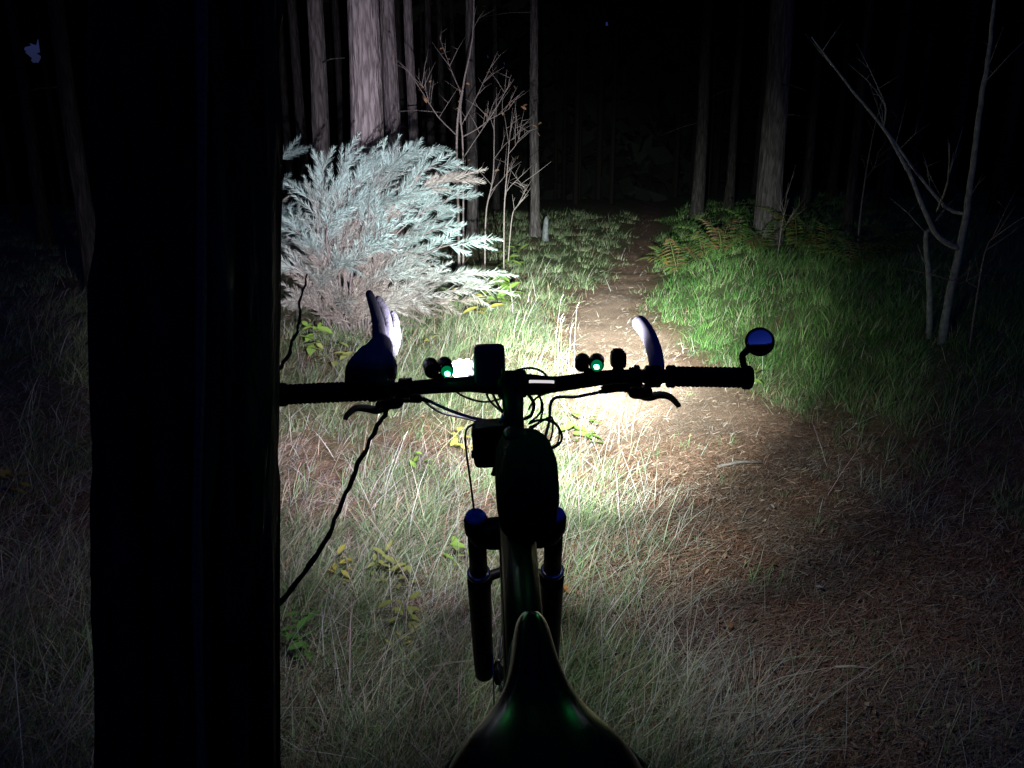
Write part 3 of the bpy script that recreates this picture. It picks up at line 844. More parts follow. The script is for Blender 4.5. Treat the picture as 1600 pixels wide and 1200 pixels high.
def glove_mat():
    m, t, b = new_mat('black_and_grey_glove')
    tc = t.nodes.new('ShaderNodeTexCoord'); sx = t.nodes.new('ShaderNodeSeparateXYZ')
    t.links.new(tc.outputs['Object'], sx.inputs[0])
    rp = t.nodes.new('ShaderNodeValToRGB'); rp.color_ramp.interpolation = 'LINEAR'
    mr_ = t.nodes.new('ShaderNodeMapRange'); mr_.inputs[1].default_value = 1.085; mr_.inputs[2].default_value = 1.105
    t.links.new(sx.outputs['Z'], mr_.inputs[0]); t.links.new(mr_.outputs[0], rp.inputs['Fac'])
    rp.color_ramp.elements[0].color = (.008, .008, .009, 1); rp.color_ramp.elements[1].color = (.17, .165, .20, 1)
    t.links.new(rp.outputs[0], b.inputs['Base Color'])
    nz = t.nodes.new('ShaderNodeTexNoise'); nz.inputs['Scale'].default_value = 260; t.links.new(tc.outputs['Object'], nz.inputs['Vector'])
    bp_ = t.nodes.new('ShaderNodeBump'); bp_.inputs['Strength'].default_value = .4; bp_.inputs['Distance'].default_value = .003
    t.links.new(nz.outputs['Fac'], bp_.inputs['Height']); t.links.new(bp_.outputs['Normal'], b.inputs['Normal'])
    b.inputs['Roughness'].default_value = .8
    return m
glove.data.materials.clear(); glove.data.materials.append(glove_mat())
rm = glove.modifiers.new('skin', 'REMESH'); rm.mode = 'VOXEL'; rm.voxel_size = .0022; rm.use_smooth_shade = True
sm_ = glove.modifiers.new('soft', 'SMOOTH'); sm_.factor = .5; sm_.iterations = 2
tag(glove, 'black cycling glove with grey fingers pulled over the bar end near the trunk', 'glove')

# ------------------------------------------------------------------ pale needle bush
def spray_arrays(starts, dirs, lens, colr, per=74, nl=.095):
    """feathery shoots: needles set along curved stems, long at the foot and short at the tip"""
    n = len(starts)
    t = np.tile(np.linspace(.06, 1, per), n)
    S = np.repeat(starts, per, 0); D = np.repeat(dirs, per, 0); L = np.repeat(lens, per)
    sag = np.array([0, 0, -1.0]) * (.14 * L * t * t)[:, None]
    P = S + D * (L * t)[:, None] + sag
    T = D + np.array([0, 0, -.20]) * t[:, None]; T /= np.linalg.norm(T, axis=1)[:, None]
    rnd = rng.normal(size=P.shape); side = np.cross(T, rnd); side /= np.linalg.norm(side, axis=1)[:, None]
    nd = T * .80 + side * rng.uniform(.30, .75, len(P))[:, None]; nd /= np.linalg.norm(nd, axis=1)[:, None]
    ln = nl * (1.15 - .85 * t) * rng.uniform(.6, 1.3, len(P))
    wv = np.cross(nd, rng.normal(size=P.shape)); wv /= np.linalg.norm(wv, axis=1)[:, None]
    w = .0032
    mid = P + nd * (ln * .55)[:, None]
    V = np.stack([P - wv * w * .5, P + wv * w * .5, mid + wv * w * .5, mid - wv * w * .5, P + nd * ln[:, None]], 1).reshape(-1, 3)
    b = (np.arange(len(P)) * 5)[:, None]
    C = np.repeat(colr, per, 0) * rng.uniform(.7, 1.25, (len(P), 1))
    return V, b + np.array([0, 1, 2, 3]), b + np.array([3, 2, 4]), np.repeat(C, 5, 0)

def bush(name, label, foot, tips, green, brown, per_bough=20, L0=.36, Yb=6.7, arch=.35, keep_brown=0.3):
    """boughs that rise from the foot and arch over to their tips, each carrying feathery shoots on its outer part"""
    F0 = Vector(foot); root = empty(name, foot); tag(root, label, 'bush')
    starts, dirs, lens, cols = [], [], [], []
    for px, py, dy in tips:
        T_ = at(px, py, Yb + dy) - F0
        b0 = Vector((T_.x * .25 + random.uniform(-.12, .12), T_.y * .4, -.05))
        ctl = Vector((T_.x * .35 - arch * .5 * random.uniform(.4, 1.2), T_.y * .6, T_.z * random.uniform(.72, 1.0)))
        pts = [b0 * (1 - t) ** 2 + ctl * 2 * t * (1 - t) + T_ * t * t for t in np.linspace(0, .93, 9)]
        MB().tube(pts, [.012 - .0011 * i for i in range(9)], 6).build('bough', M['twig'], root)
        tone = random.uniform(.75, 1.2); dead = random.random() < .16
        for q in range(per_bough):
            t = random.uniform(.22, .97) if q else .97
            p = b0 * (1 - t) ** 2 + ctl * 2 * t * (1 - t) + T_ * t * t
            tan = ((ctl - b0) * 2 * (1 - t) + (T_ - ctl) * 2 * t).normalized()
            off = Vector([random.gauss(0, 1) for _ in range(3)]); off -= tan * off.dot(tan); off.normalize()
            d = (tan + off * random.uniform(.25, .75) * (1 if q else .1) + Vector((.12, -.05, .05))).normalized()
            starts.append(p); dirs.append(d); lens.append(L0 * random.uniform(.55, 1.2) * (1.1 - .35 * t))
            k = min(1, max(0, (t - keep_brown) / .35 + random.gauss(0, .2))) * (0.15 if dead else 1)
            k *= min(1, max(.25, (p.z + F0.z - .25) / .6))
            cols.append((np.array(green) * k + np.array(brown) * (1 - k)) * tone * random.uniform(.8, 1.15))
    S, D, L, C = np.array(starts), np.array(dirs), np.array(lens), np.array(cols)
    ok = S[:, 2] + D[:, 2] * L > .03
    S, D, L, C = S[ok], D[ok], L[ok], C[ok]
    V, F4, F3, CC = spray_arrays(S, D, L, C)
    tag(np_mesh('foliage', V, F4, F3, M['needles'], CC, parent=root), kind='stuff')
    tw = MB()
    for s_, d, l in zip(S, D, L):
        s_, d = Vector(s_), Vector(d)
        tw.tube([s_, s_ + d * l * .5 + Vector((0, 0, -.025 * l)), s_ + d * l + Vector((0, 0, -.1 * l))], [.0038, .003, .001], 4, False)
    tag(tw.build('twigs', M['twig'], root), kind='stuff')
    return root
YB = 6.7
foot = at(545, 490, YB); foot = Vector((foot.x, YB, hz(foot.x, YB)))
TIPS = [(505, 268, .2), (540, 245, .3), (585, 248, .2), (612, 262, 0), (640, 240, .1), (668, 236, 0), (700, 256, -.1), (722, 282, -.2), (722, 308, -.3), (700, 352, -.3), (688, 340, -.1), (738, 375, -.4),
        (764, 428, -.4), (756, 452, -.5), (725, 470, -.6), (700, 435, -.4), (655, 395, -.2), (478, 305, .3), (462, 360, .2), (455, 420, .1), (560, 310, -.1), (608, 312, -.2), (520, 345, -.3), (650, 300, -.2),
        (590, 380, -.4), (540, 410, -.5), (620, 430, -.5), (660, 462, -.6), (500, 440, -.4), (580, 455, -.6), (470, 470, -.3), (690, 300, -.2), (575, 275, .1), (630, 345, -.3), (530, 290, .1), (490, 390, -.1), (610, 475, -.6), (540, 470, -.6)]
bush('needle_bush', 'big pale feathery bush, brightly lit, in front of the thick trunk', foot, TIPS, (.28, .385, .335), (.25, .215, .17), 18, .38)
f2 = at(400, 480, 8.0); f2 = Vector((f2.x, 8.0, hz(f2.x, 8.0)))
bush('needle_bush', 'darker bush peeping out from behind the near trunk', f2, [(452, 240, 0), (448, 290, .1), (440, 330, -.2), (400, 270, .1), (380, 330, 0), (430, 380, -.1), (350, 350, 0), (455, 345, -.3)], (.13, .20, .18), (.18, .15, .12), 14, .36, 8.0, .2)

# ------------------------------------------------------------------ bare saplings, birch, stump
def leafy(name, n, size, cols, parent, pts):
    for _ in range(n):
        p = random.choice(pts); s = size * random.uniform(.7, 1.3)
        o = bpy.data.objects.new(name, leaf_mesh(random.choice(cols))); col.objects.link(o)
        o.location = Vector(p) + Vector([random.uniform(-.04, .04) for _ in range(3)])
        o.rotation_euler = (random.uniform(-1, 1), random.uniform(-1, 1), random.uniform(0, 6.28)); o.scale = (s, s, s); o.parent = parent
_leaf = {}
def leaf_mesh(c):
    """pointed leaf of unit length, folded along the midrib"""
    if c in _leaf: return _leaf[c]
    V = np.array([(0, 0, 0), (.22, .18, .04), (.5, .26, .05), (.8, .15, .02), (1, 0, -.06), (.8, -.15, .02), (.5, -.26, .05), (.22, -.18, .04), (.25, 0, .0), (.5, 0, .0), (.78, 0, -.02)])
    F4 = np.array([(1, 2, 9, 8), (2, 3, 10, 9), (8, 9, 6, 7), (9, 10, 5, 6)]); F3 = np.array([(0, 1, 8), (0, 8, 7), (3, 4, 10), (10, 4, 5)])
    k = np.tile(np.array([c]), (11, 1)); k[8:11] *= 1.15
    o = np_mesh('leaf', V, F4, F3, M['leaf'], k, True); me = o.data; bpy.data.objects.remove(o)
    _leaf[c] = me; return me
def sapling(name, label, base, Y, limbs, m, leaves=0, lcols=(), cat='sapling', lsize=.06):
    """limbs: lists of (pixel x, pixel y, dy) with start and end radius; the first is the main stem"""
    z = hz(base.x, base.y)
    root = empty(name, (base.x, base.y, z)); tag(root, label, cat)
    o0 = Vector((base.x, base.y, z)); tips = []
    for i, (pts, r0, r1) in enumerate(limbs):
        P = [at(p[0], p[1], Y + (p[2] if len(p) > 2 else 0)) - o0 for p in pts]
        if i == 0: P[0] = Vector((P[0].x, P[0].y, -.06))
        C_ = curve(P, 6); n = len(C_)
        C_ = [c + Vector([random.uniform(-.12, .12) * r0 for _ in range(3)]) if 0 < j < n - 1 else c for j, c in enumerate(C_)]
        MB().tube(C_, [(r0 + (r1 - r0) * j / n) * (.72 if cat == 'sapling' else 1) for j in range(n)], 8, True, .08).build('trunk' if i == 0 else 'branch', M[m], root)
        tw = MB()
        for q in range(5 if cat == 'sapling' else 4):
            j = random.randrange(n // 3, n - 1); tn = (C_[j + 1] - C_[j]).normalized()
            dv = (tn * .8 + Vector((random.gauss(0, .7), random.gauss(0, .5), random.uniform(.1, .7)))).normalized(); ll = random.uniform(.12, .38)
            e1 = C_[j] + dv * ll * .5 + Vector((0, 0, .02)); e2 = C_[j] + dv * ll + Vector((0, 0, random.uniform(-.02, .06)))
            tw.tube([C_[j], e1, e2], [min(.004, r1 + .001), .0025, .001], 4)
            tw.tube([e1, e1 + Vector((random.gauss(0, .07), random.gauss(0, .05), random.uniform(.03, .12)))], [.002, .0008], 4)
            tips.append(e2)
        tag(tw.build('twigs', M[m], root), kind='stuff')
        if i: tips += C_[n * 2 // 3:]
    if leaves: leafy('leaf', leaves, lsize, lcols, root, tips)
    return root
b1 = at(717, 400, 8.6); autumn = [(.20, .11, .05), (.22, .16, .07), (.15, .09, .05)]
sapling('bare_sapling', 'bare forked sapling with few autumn leaves beside the pale bush', b1, 8.6,
    [([(717, 420), (716, 330), (714, 208), (724, 132, .1), (738, 60, .2), (741, -30, .3)], .022, .008),
     ([(724, 420, -.05), (724, 344, -.05), (723, 224, -.05), (719, 180, 0), (724, 136, .1)], .016, .008),
     ([(714, 212), (686, 184, -.3), (670, 160, -.4), (652, 132, -.5)], .009, .003),
     ([(720, 144, .1), (706, 112, .2), (686, 56, .4)], .008, .003),
     ([(726, 188), (750, 140, .3), (778, 80, .5)], .009, .003),
     ([(723, 214), (762, 188, -.2), (798, 128, -.4)], .009, .003),
     ([(722, 250), (745, 215, -.1), (772, 175, -.3)], .007, .003),
     ([(670, 160, -.4), (664, 140, -.4), (650, 125, -.4)], .004, .002),
     ([(762, 188, -.2), (778, 180, -.2), (796, 170, -.1)], .004, .002)], 'twig', 34, autumn, lsize=.048)
b2 = at(758, 385, 8.9)
sapling('bare_sapling', 'thin crooked stem between the forked sapling and the pair of upright stems', b2, 8.9,
    [([(757, 400), (759, 340), (770, 280), (772, 220), (772, 176)], .014, .004), ([(766, 300), (785, 280, .1), (800, 262, .2)], .006, .002), ([(771, 250), (790, 225, .2), (806, 215, .2)], .006, .002)], 'twig', 4, autumn)
b3 = at(788, 400, 8.4)
sapling('bare_sapling', 'pair of thin upright stems at the edge of the grass by the path', b3, 8.4,
    [([(787, 410), (788, 330), (793, 260), (797, 205)], .012, .004), ([(794, 408), (800, 340), (808, 322), (820, 308)], .009, .003), ([(791, 300), (806, 285), (826, 300, .2)], .005, .002), ([(795, 240), (805, 228), (812, 215)], .005, .002)], 'twig', 7, autumn)
b4 = at(1470, 548, 4.85)
sapling('birch_tree', 'thin pale birch forked low with one limb leaning far over the bank', b4, 4.85,
    [([(1468, 560), (1480, 480), (1500, 385), (1515, 300), (1530, 180), (1545, 80), (1556, -30)], .029, .008),
     ([(1497, 388), (1460, 362), (1420, 270, .1), (1380, 200, .2), (1330, 140, .3), (1268, 58, .4)], .017, .004),
     ([(1512, 335), (1480, 325, .2), (1440, 280, .3), (1400, 225, .5), (1370, 188, .6)], .013, .005),
     ([(1464, 330), (1476, 300, -.2), (1482, 282, -.3)], .008, .003),
     ([(1380, 200, .2), (1384, 172, .2), (1378, 150, .2)], .007, .003)], 'birch', 0, cat='tree')
b5 = at(1450, 548, 4.95)
sapling('birch_tree', 'slim short birch stem close beside the forked birch', b5, 4.95, [([(1449, 558), (1452, 450), (1446, 375), (1452, 358)], .021, .010)], 'birch', cat='tree')
b6 = at(1340, 400, 9.5)
sapling('bare_sapling', 'faint thin stem between the stout trunk and the birch', b6, 9.5, [([(1340, 390), (1346, 320), (1362, 220), (1380, 150)], .018, .006), ([(1352, 280), (1366, 260), (1372, 235)], .007, .003)], 'twig')
b7 = at(1518, 520, 4.7)
sapling('bare_sapling', 'thin bare shoot on the far side of the birch', b7, 4.7, [([(1516, 535), (1530, 440), (1542, 385), (1556, 370)], .009, .003), ([(1528, 450), (1510, 440), (1500, 443)], .005, .002)], 'twig')
b8 = at(1218, 395, 9.2)
sapling('bare_sapling', 'small twiggy shoot against the foot of the stout trunk', b8, 9.2, [([(1214, 400), (1222, 350), (1230, 300)], .008, .003), ([(1220, 360), (1230, 350), (1240, 330)], .004, .002)], 'twig')
# stump
sx_ = at(853, 335, 16)
st = MB(); zb = hz(sx_.x, 16)
st.tube([(sx_.x, 16, zb - .1), (sx_.x, 16, zb + .1), (sx_.x + .01, 16, zb + .42), (sx_.x + .015, 16, zb + .5)], [.09, .07, .055, .02], 9, True, .2)
tag(st.build('broken_stump', M['birch']), 'small pale broken stump at the dark edge of the wood', 'stump')

# ------------------------------------------------------------------ grass, straw, needles
def scatter(n, dmin=1.15, dmax=26, mix=.55):
    k = int(n * mix)
    d1 = np.exp(rng.uniform(np.log(dmin), np.log(dmax), n - k))
    d2 = 1 / rng.uniform(1 / 9.0, 1 / dmin, k)
    d = np.concatenate([d1, d2]); rng.shuffle(d)
    x = rng.uniform(-.95, .95, n) * (d + .55)
    return x, d
def keep(x, y):
    t = ((x + .585) / .21) ** 2 + ((y - 1.1) / .2) ** 2 > 1
    return t
def bare(x, y):
    """share of the near ground left open where the sward is worn away"""
    return 1 - .5 * (1 - smooth(.36, .50, fbm(x * 2.0 + 7, y * 2.0, 200))) * (1 - smooth(4.2, 5.2, y))
FLOW = .45   # the sward lies over towards the upper right
def lay(n, spread): return rng.normal(FLOW, spread, n)

# green sward
def make_green():
    nt_ = 19000
    tx, ty = scatter(nt_)
    d, w = pathd(tx, ty)
    clump = fbm(tx * 1.3, ty * 1.3, 5)
    right = smooth(0, .35, d - w) * smooth(3.2, 5.0, ty)
    left = smooth(-.1, .45, -d - w)
    dens = .05 + 1.0 * right + left * (.16 + .75 * smooth(.40, .60, clump)) + .8 * left * smooth(4.5, 6.5, ty) * smooth(-1.0, -.2, tx)
    dens = dens * (1 - .6 * (1 - smooth(-1.0, -.3, tx)) * (1 - smooth(5, 7.5, ty)))
    dens = np.where((np.abs(d) < w) & (ty > 4), dens * .25, dens)
    k = rng.uniform(0, 1, nt_) < np.clip(dens, 0, 1) * bare(tx, ty)
    tx, ty, tr = tx[k], ty[k], right[k]
    nt_ = len(tx)
    th = rng.uniform(0, 1, (nt_, 1)); tone = rng.uniform(.45, 1.3, (nt_, 1)); size = rng.uniform(.55, 1.35, nt_)
    per = 34
    q = np.repeat(np.arange(nt_), per); n = len(q)
    a = rng.uniform(0, 6.283, n); r = np.abs(rng.normal(0, .045, n)) * (1 + .10 * ty[q]) * size[q]
    x, y = tx[q] + r * np.cos(a), ty[q] + r * np.sin(a)
    kk = keep(x, y); q, a, r, x, y = [v[kk] for v in (q, a, r, x, y)]; n = len(q)
    d, w = pathd(x, y); z = hgt(x, y); right = tr[q]
    L = (.06 + .12 * rng.uniform(0, 1, n) ** 1.3) * size[q] * (1 + .05 * right) * (1 + .015 * y)
    L *= .4 + .6 * smooth(-.05, .4, np.abs(d) - w)
    W = rng.uniform(.0020, .0042, n) * (1 + .09 * np.maximum(y - 4, 0))
    hd = a + rng.normal(0, .5, n); hd = np.where(rng.uniform(0, 1, n) < .45, rng.normal(FLOW, .6, n), hd)
    lean = np.abs(rng.normal(.30, .25, n)) + 3.0 * r / (1 + .1 * y); curl = np.clip(lean + rng.uniform(.4, 1.9, n), 0, 2.4)
    g = np.clip(th[q] + rng.normal(0, .2, (n, 1)), 0, 1)
    c = np.array([[.055, .155, .032]]) * (1 - g) + np.array([[.14, .26, .07]]) * g
    pale = np.array([[.27, .31, .20]])
    c = c * right[:, None] + (c * .6 + pale * .4) * (1 - right[:, None])
    dry = rng.uniform(0, 1, (n, 1)) < (.26 - .16 * right[:, None])
    c = np.where(dry, np.array([[.31, .28, .18]]), c) * tone[q] * rng.uniform(.7, 1.2, (n, 1))
    V = blades(np.stack([x, y, z - .008], 1), hd, L, W, lean, curl, c)
    o = np_mesh('grass', V[0], V[1], V[2], M['blade'], V[3]); tag(o, 'green grass on the bank and among the dry straw', kind='stuff')
make_green()
def make_straw():
    x, y = scatter(200000, mix=.65)
    d, w = pathd(x, y)
    clump = fbm(x * 1.7 + 3, y * 1.7, 25); 
    left = smooth(-.25, .35, -d - w); right = smooth(0, .4, d - w)
    dens = .03 + left * (.45 + .9 * smooth(.35, .65, clump)) + .10 * right + .35 * smooth(.5, .7, clump) * (1 - smooth(0, .3, np.abs(np.abs(d) - w)))
    dens *= 1 - .5 * smooth(8, 14, y)
    k = (rng.uniform(0, 1, len(x)) < np.clip(dens, 0, 1) * bare(x, y)) & keep(x, y)
    x, y = x[k], y[k]; n = len(x); z = hgt(x, y)
    long = rng.uniform(0, 1, n) < .12
    L = np.where(long, rng.uniform(.20, .42, n), rng.uniform(.05, .17, n))
    W = rng.uniform(.0016, .0030, n) * (1 + .10 * np.maximum(y - 3, 0))
    lean = np.where(rng.uniform(0, 1, n) < .18, rng.uniform(.2, .6, n), rng.uniform(.85, 1.42, n))
    curl = np.clip(lean + rng.uniform(.0, .8, n), 0, 1.75)
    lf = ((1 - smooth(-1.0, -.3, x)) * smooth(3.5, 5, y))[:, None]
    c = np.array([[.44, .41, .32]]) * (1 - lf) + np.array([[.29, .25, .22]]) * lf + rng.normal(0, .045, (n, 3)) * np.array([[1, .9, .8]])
    c = np.where(rng.uniform(0, 1, (n, 1)) < .3, np.array([[.52, .53, .47]]), c)
    c = np.where(rng.uniform(0, 1, (n, 1)) < .14, np.array([[.26, .13, .07]]), c) * rng.uniform(.55, 1.15, (n, 1))
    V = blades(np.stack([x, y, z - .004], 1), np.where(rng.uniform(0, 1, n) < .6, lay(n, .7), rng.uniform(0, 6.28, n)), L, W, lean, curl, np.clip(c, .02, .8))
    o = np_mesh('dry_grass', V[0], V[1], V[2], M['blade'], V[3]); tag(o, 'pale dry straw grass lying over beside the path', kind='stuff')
make_straw()
def make_litter():
    x, y = scatter(330000, dmax=16, mix=.75)
    d, w = pathd(x, y)
    dens = (.25 + .75 * (1 - smooth(-.1, .5, np.abs(d) - w))) * (1 - .55 * smooth(4, 6, y))
    k = (rng.uniform(0, 1, len(x)) < dens) & keep(x, y)
    x, y = x[k], y[k]; n = len(x); z = hgt(x, y) + rng.uniform(.001, .014, n)
    a = np.where(rng.uniform(0, 1, n) < .5, rng.normal(FLOW, .6, n), rng.uniform(0, 6.28, n))
    L = rng.uniform(.015, .045, n) * (1 + .04 * y); W = rng.uniform(.0006, .0014, n) * (1 + .16 * np.maximum(y - 2, 0))
    t = rng.normal(.08, .2, n)
    u = np.stack([np.cos(a) * np.cos(t), np.sin(a) * np.cos(t), np.abs(np.sin(t))], 1) * L[:, None]
    s = np.stack([-np.sin(a), np.cos(a), rng.normal(0, .4, n)], 1) * W[:, None]
    p = np.stack([x, y, z], 1)
    V = np.stack([p - s, p + s, p + u + s * .5, p + u - s * .5], 1).reshape(-1, 3)
    F = (np.arange(n) * 4)[:, None] + np.arange(4)
    g = rng.uniform(0, 1, (n, 1))
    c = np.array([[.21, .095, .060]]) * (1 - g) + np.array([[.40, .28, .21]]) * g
    far_ = smooth(3.6, 5.2, y)[:, None]; c = c * (1 - far_) + np.array([[.42, .34, .25]]) * far_  # needles paled further out to stand in for the beam's hot pool
    pt = smooth(.42, .62, fbm(x * 2.1, y * 2.1, 81))[:, None] * (1 - far_); c = c * (1 - pt * .6) + np.array([[.27, .12, .075]]) * pt * .6
    pg = smooth(.5, .68, fbm(x * 2.7 + 5, y * 2.7, 91))[:, None]; c = c * (1 - pg * .6) + np.array([[.22, .19, .165]]) * pg * .6
    c = np.where(rng.uniform(0, 1, (n, 1)) < .12, np.array([[.42, .36, .29]]), c) * rng.uniform(.5, 1.2, (n, 1))
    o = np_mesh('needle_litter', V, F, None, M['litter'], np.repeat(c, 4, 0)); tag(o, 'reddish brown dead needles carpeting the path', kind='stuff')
make_litter()
def make_leaves():
    # broken brown leaves and bracken scraps lying among the grass
    x, y = scatter(26000, dmax=9, mix=.8)
    pt = fbm(x * 1.9 + 2, y * 1.9, 131)
    k = (rng.uniform(0, 1, len(x)) < .08 + .9 * smooth(.48, .66, pt)) & keep(x, y) & (y < 7)
    x, y = x[k], y[k]; n = len(x); z = hgt(x, y) + rng.uniform(.004, .04, n)
    a = rng.uniform(0, 6.283, n); L = rng.uniform(.004, .013, n) * (1 + .05 * y); t = rng.normal(0, .5, n)
    u = np.stack([np.cos(a) * np.cos(t), np.sin(a) * np.cos(t), np.sin(t)], 1) * L[:, None]
    s_ = np.stack([-np.sin(a), np.cos(a), rng.normal(0, .5, n)], 1) * (L * rng.uniform(.2, .5, n))[:, None]
    p = np.stack([x, y, z], 1); lift = np.array([0, 0, 1.0]) * (L * rng.uniform(-.2, .3, n))[:, None]
    V = np.stack([p - u, p - s_ * .9 + lift, p + s_ + lift * .6, p + u * .9 - lift], 1).reshape(-1, 3)
    b = (np.arange(n) * 4)[:, None]
    g = rng.uniform(0, 1, (n, 1)); c = np.array([[.16, .075, .04]]) * (1 - g) + np.array([[.30, .20, .13]]) * g
    c = np.where(rng.uniform(0, 1, (n, 1)) < .1, np.array([[.36, .30, .22]]), c) * rng.uniform(.5, 1.2, (n, 1))
    o = np_mesh('leaf_litter', V, None, np.concatenate([b + np.array([0, 1, 2]), b + np.array([1, 3, 2])]), M['litter'], np.repeat(c, 4, 0)); tag(o, 'brown scraps of dead leaves lying among the grass', kind='stuff')
make_leaves()

# ------------------------------------------------------------------ small plants in the grass
def ground_at(px, py):
    p = at(px, py, 3.0); o = Vector((0, 0, CAM_H)); d = (p - o)
    t = CAM_H / -d.z if d.z < 0 else 20
    for _ in range(8):
        q = o + d * t; t = t * (CAM_H - hz(q.x, q.y)) / max(1e-3, CAM_H - q.z)
    return o + d * t
YEL, LIM, GRN, OLV = (.30, .28, .06), (.17, .28, .05), (.09, .20, .045), (.22, .24, .07)
def seedling(px, py, size, c, label, n=9, spread=1.3, name='leafy_seedling'):
    g = ground_at(px, py); z = hz(g.x, g.y)
    root = empty(name, (g.x, g.y, z)); tag(root, label, 'plant', None)
    h = size * .75 + .05
    MB().tube([(0, 0, -.02), (.01, 0, h * .5), (.0, .01, h)], [.003, .0025, .0015], 5).build('stem', M['twig'], root)
    me = leaf_mesh(c); n = int(n * 1.8)
    for i in range(n):
        a = i * 2.4 + random.uniform(-.3, .3); zz = h * (.35 + .65 * i / n)
        o = bpy.data.objects.new('leaf', me); col.objects.link(o); o.parent = root
        s = size * random.uniform(.28, .50); o.location = (random.uniform(-.2, .2) * size * spread, random.uniform(-.2, .2) * size * spread, zz)
        o.rotation_euler = (random.uniform(-.3, .3), random.uniform(-.5, .35), a); o.scale = (s, s * random.uniform(.7, 1), s)
for a in [
    (778, 488, .42, LIM, 'bright lime green seedling at the lower edge of the pale bush', 24),
    (745, 512, .42, YEL, 'yellow seedling just in front of the lime green one by the bush', 10),
    (802, 432, .46, LIM, 'green leafy shoot below the pair of thin upright stems', 10),
    (492, 560, .30, LIM, 'lime green seedling in the straw close to the near trunk', 9),
    (520, 590, .28, OLV, 'olive seedling right above the grip beside the trunk', 8),
    (672, 560, .16, YEL, 'pale yellow leaves just above the twin headlamp beside the white cloth', 5),
    (722, 722, .16, YEL, 'yellow seedling touching the corner of the battery pouch', 7),
    (912, 708, .22, LIM, 'bright green leafy seedling in the lit grass below the finned headlamp', 10),
    (655, 752, .14, LIM, 'small green seedling in the straw left of the fork', 6),
    (542, 925, .12, YEL, 'yellow green seedling, first of the row near the dark trunk', 7),
    (592, 922, .13, OLV, 'pale olive seedling, second of the row from the dark trunk', 7),
    (628, 935, .13, OLV, 'yellowish seedling, third of the row from the dark trunk', 7),
    (725, 900, .14, LIM, 'bright green tuft of leaves touching the left fork leg', 7),
    (630, 1000, .13, OLV, 'olive seedling below the row of yellow green seedlings', 8),
    (624, 1038, .08, YEL, 'small yellow leaf cluster low on the dark ground', 4),
    (485, 1010, .11, GRN, 'green seedling at the foot of the dark trunk', 9),
    (468, 1050, .12, GRN, 'lowest green plant beside the dark trunk', 10),
    (30, 790, .20, (.28, .20, .05), 'brownish yellow plant at the edge of the picture', 8),
    (1160, 618, .20, LIM, 'green seedling at the edge of the bank below the mirror', 7),
]: seedling(*a)

# bracken on the bank
def frond_mesh(base=(.085, .15, .04), droop=.30):
    V, F4, C = [], [], []
    n = 15
    for i in range(n):
        t = i / (n - 1); y = t; zc = .30 * math.sin(t * 2.3) ; L = (.30 * (1 - t) ** .8 * min(1, t * 6 + .2) + .015) * random.uniform(.7, 1.15)
        for s in (-1, 1):
            b = len(V)
            V += [(0, y - .02, zc), (s * L * .5, y + .05 * L - .028, zc - .04 * L), (s * L, y + .20 * L, zc - .18 * L), (s * L * .5, y + .05 * L + .034, zc - .04 * L)]
            F4.append((b, b + 1, b + 2, b + 3)); C += [tuple(b_ * random.uniform(.6, 1.25) for b_ in base)] * 4
    for i in range(n - 1):
        t, t2 = i / (n - 1), (i + 1) / (n - 1); b = len(V)
        V += [(-.006, t, .30 * math.sin(t * 2.3) + .002), (.006, t, .30 * math.sin(t * 2.3) + .002), (.005, t2, .30 * math.sin(t2 * 2.3) + .002), (-.005, t2, .30 * math.sin(t2 * 2.3) + .002)]
        F4.append((b, b + 1, b + 2, b + 3)); C += [(.16, .18, .06)] * 4
    o = np_mesh('frond', np.array(V), np.array(F4), None, M['leaf'], np.array(C)); me = o.data; bpy.data.objects.remove(o); return me
FRS = [frond_mesh(), frond_mesh((.07, .13, .035)), frond_mesh((.12, .15, .04)), frond_mesh((.17, .11, .045))]
ferns = [(1130, 372, .75, 'fern clump nearest the path on the dim bank'), (1185, 392, .7, 'fern clump at the foot of the stout dim trunk'), (1245, 385, .75, 'fern clump just right of the stout dim trunk'),
         (1100, 405, .55, 'small fern below the fern nearest the path'), (1285, 400, .7, 'dim fern clump between the stout trunk and the birch'), (1345, 420, .6, 'dim fern clump closest to the leaning birch limb'), (1062, 352, .6, 'faint fern high on the bank beside the far path'), (1400, 395, .6, 'faint fern clump behind the short birch stem')]
for px, py, s, lab in ferns:
    g = ground_at(px, py)
    if g.y > 13: g = Vector((g.x * 11 / g.y, 11, 0))
    root = empty('fern', (g.x, g.y, hz(g.x, g.y))); tag(root, lab, 'fern')
    for i in range(9):
        o = bpy.data.objects.new('frond', random.choice(FRS)); col.objects.link(o); o.parent = root
        k = s * random.uniform(.7, 1.1); o.scale = (k, k, k * random.uniform(.9, 1.5)); o.rotation_euler = (random.uniform(-.15, .55), random.uniform(-.4, .4), i * .7 + random.uniform(-.2, .2))

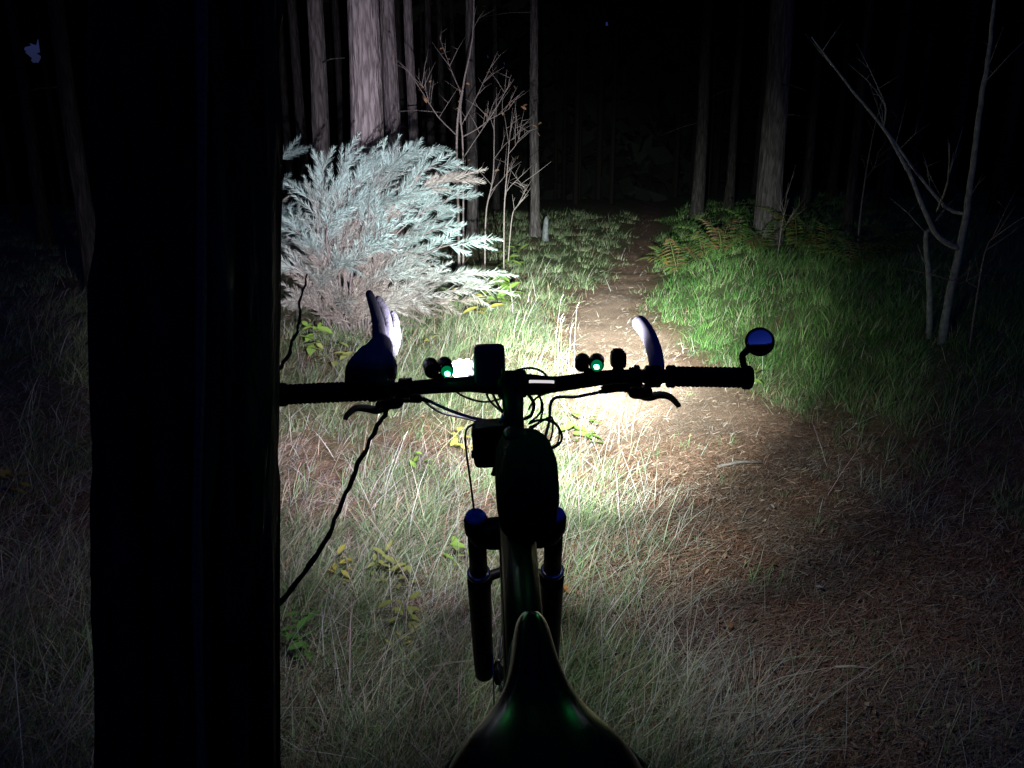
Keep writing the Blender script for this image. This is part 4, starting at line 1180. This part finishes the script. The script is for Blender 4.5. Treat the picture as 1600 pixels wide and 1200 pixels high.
# tall pale seed stalks standing in the lit grass
for i, (px, py, top, sway) in enumerate([(898, 575, 482, 3), (880, 572, 505, -2), (872, 578, 500, 4), (866, 560, 470, 10), (968, 700, 615, 4), (985, 690, 620, 12), (890, 590, 515, 2), (560, 765, 655, 30), (590, 800, 690, 40)]):
    g = ground_at(px, py + 20); o0 = Vector((g.x, g.y, hz(g.x, g.y)))
    tip = at(px + sway, top, g.y) - o0
    root = empty('grass_stalk', o0); tag(root, 'tall thin pale grass stalk with a seed head standing in the lit grass', 'grass', 'tall pale grass stalks')
    MB().tube([(0, 0, -.02), tip * .5 + Vector((-.01, 0, 0)), tip], [.0013, .0010, .0007], 5).build('stalk', mat('straw_stalk', (.36, .34, .26), .6) if i == 0 else bpy.data.materials['straw_stalk'], root)
    MB().tube([tip, tip + Vector((.006, 0, .02)), tip + Vector((.02, 0, .045))], [.001, .003, .0008], 5).build('seed_head', bpy.data.materials['straw_stalk'], root)

# stick on the needles, pale leaf and scattered fallen leaves
s0, s1 = ground_at(1303, 1052), ground_at(1361, 1055)
tag(MB().tube([s0 + Vector((0, 0, .022)), s0.lerp(s1, .5) + Vector((0, .002, .026)), s1 + Vector((0, 0, .022))], [.0028, .0034, .0024], 7, True, .1).build('stick', mat('pale_wood', (.42, .36, .30), .7)), 'short straight pale stick lying on the dark needles', 'stick')
s0, s1 = ground_at(1120, 735), ground_at(1190, 728)
tag(MB().tube([s0 + Vector((0, 0, .02)), s0.lerp(s1, .5) + Vector((0, .01, .03)), s1 + Vector((0, 0, .02))], [.007, .009, .006], 7, True, .15).build('fallen_branch', M['twig']), 'dark broken branch lying across the needle path', 'branch')
for px, py, s, c, lab in [(917, 716, .05, (.62, .70, .72), 'tiny pale blue leaf in the grass under the green seedling'), (1070, 745, .045, (.52, .33, .16), 'single tan leaf on the reddish needles'), (1208, 806, .035, (.55, .52, .5), 'little whitish leaf on the needles right of the fork'),
                          (888, 942, .05, (.42, .17, .05), 'orange leaf beside the right fork leg'), (1140, 998, .035, (.36, .18, .07), 'small brown leaf in the dim grass'), (1272, 930, .025, (.4, .38, .36), 'tiny grey leaf in the dark right of the path middle')]:
    g = ground_at(px, py); o = bpy.data.objects.new('fallen_leaf', leaf_mesh(c)); col.objects.link(o)
    o.location = (g.x, g.y, hz(g.x, g.y) + .035); o.scale = (s, s, s); o.rotation_euler = (.3, -.2, random.uniform(0, 6)); tag(o, lab, 'leaf')
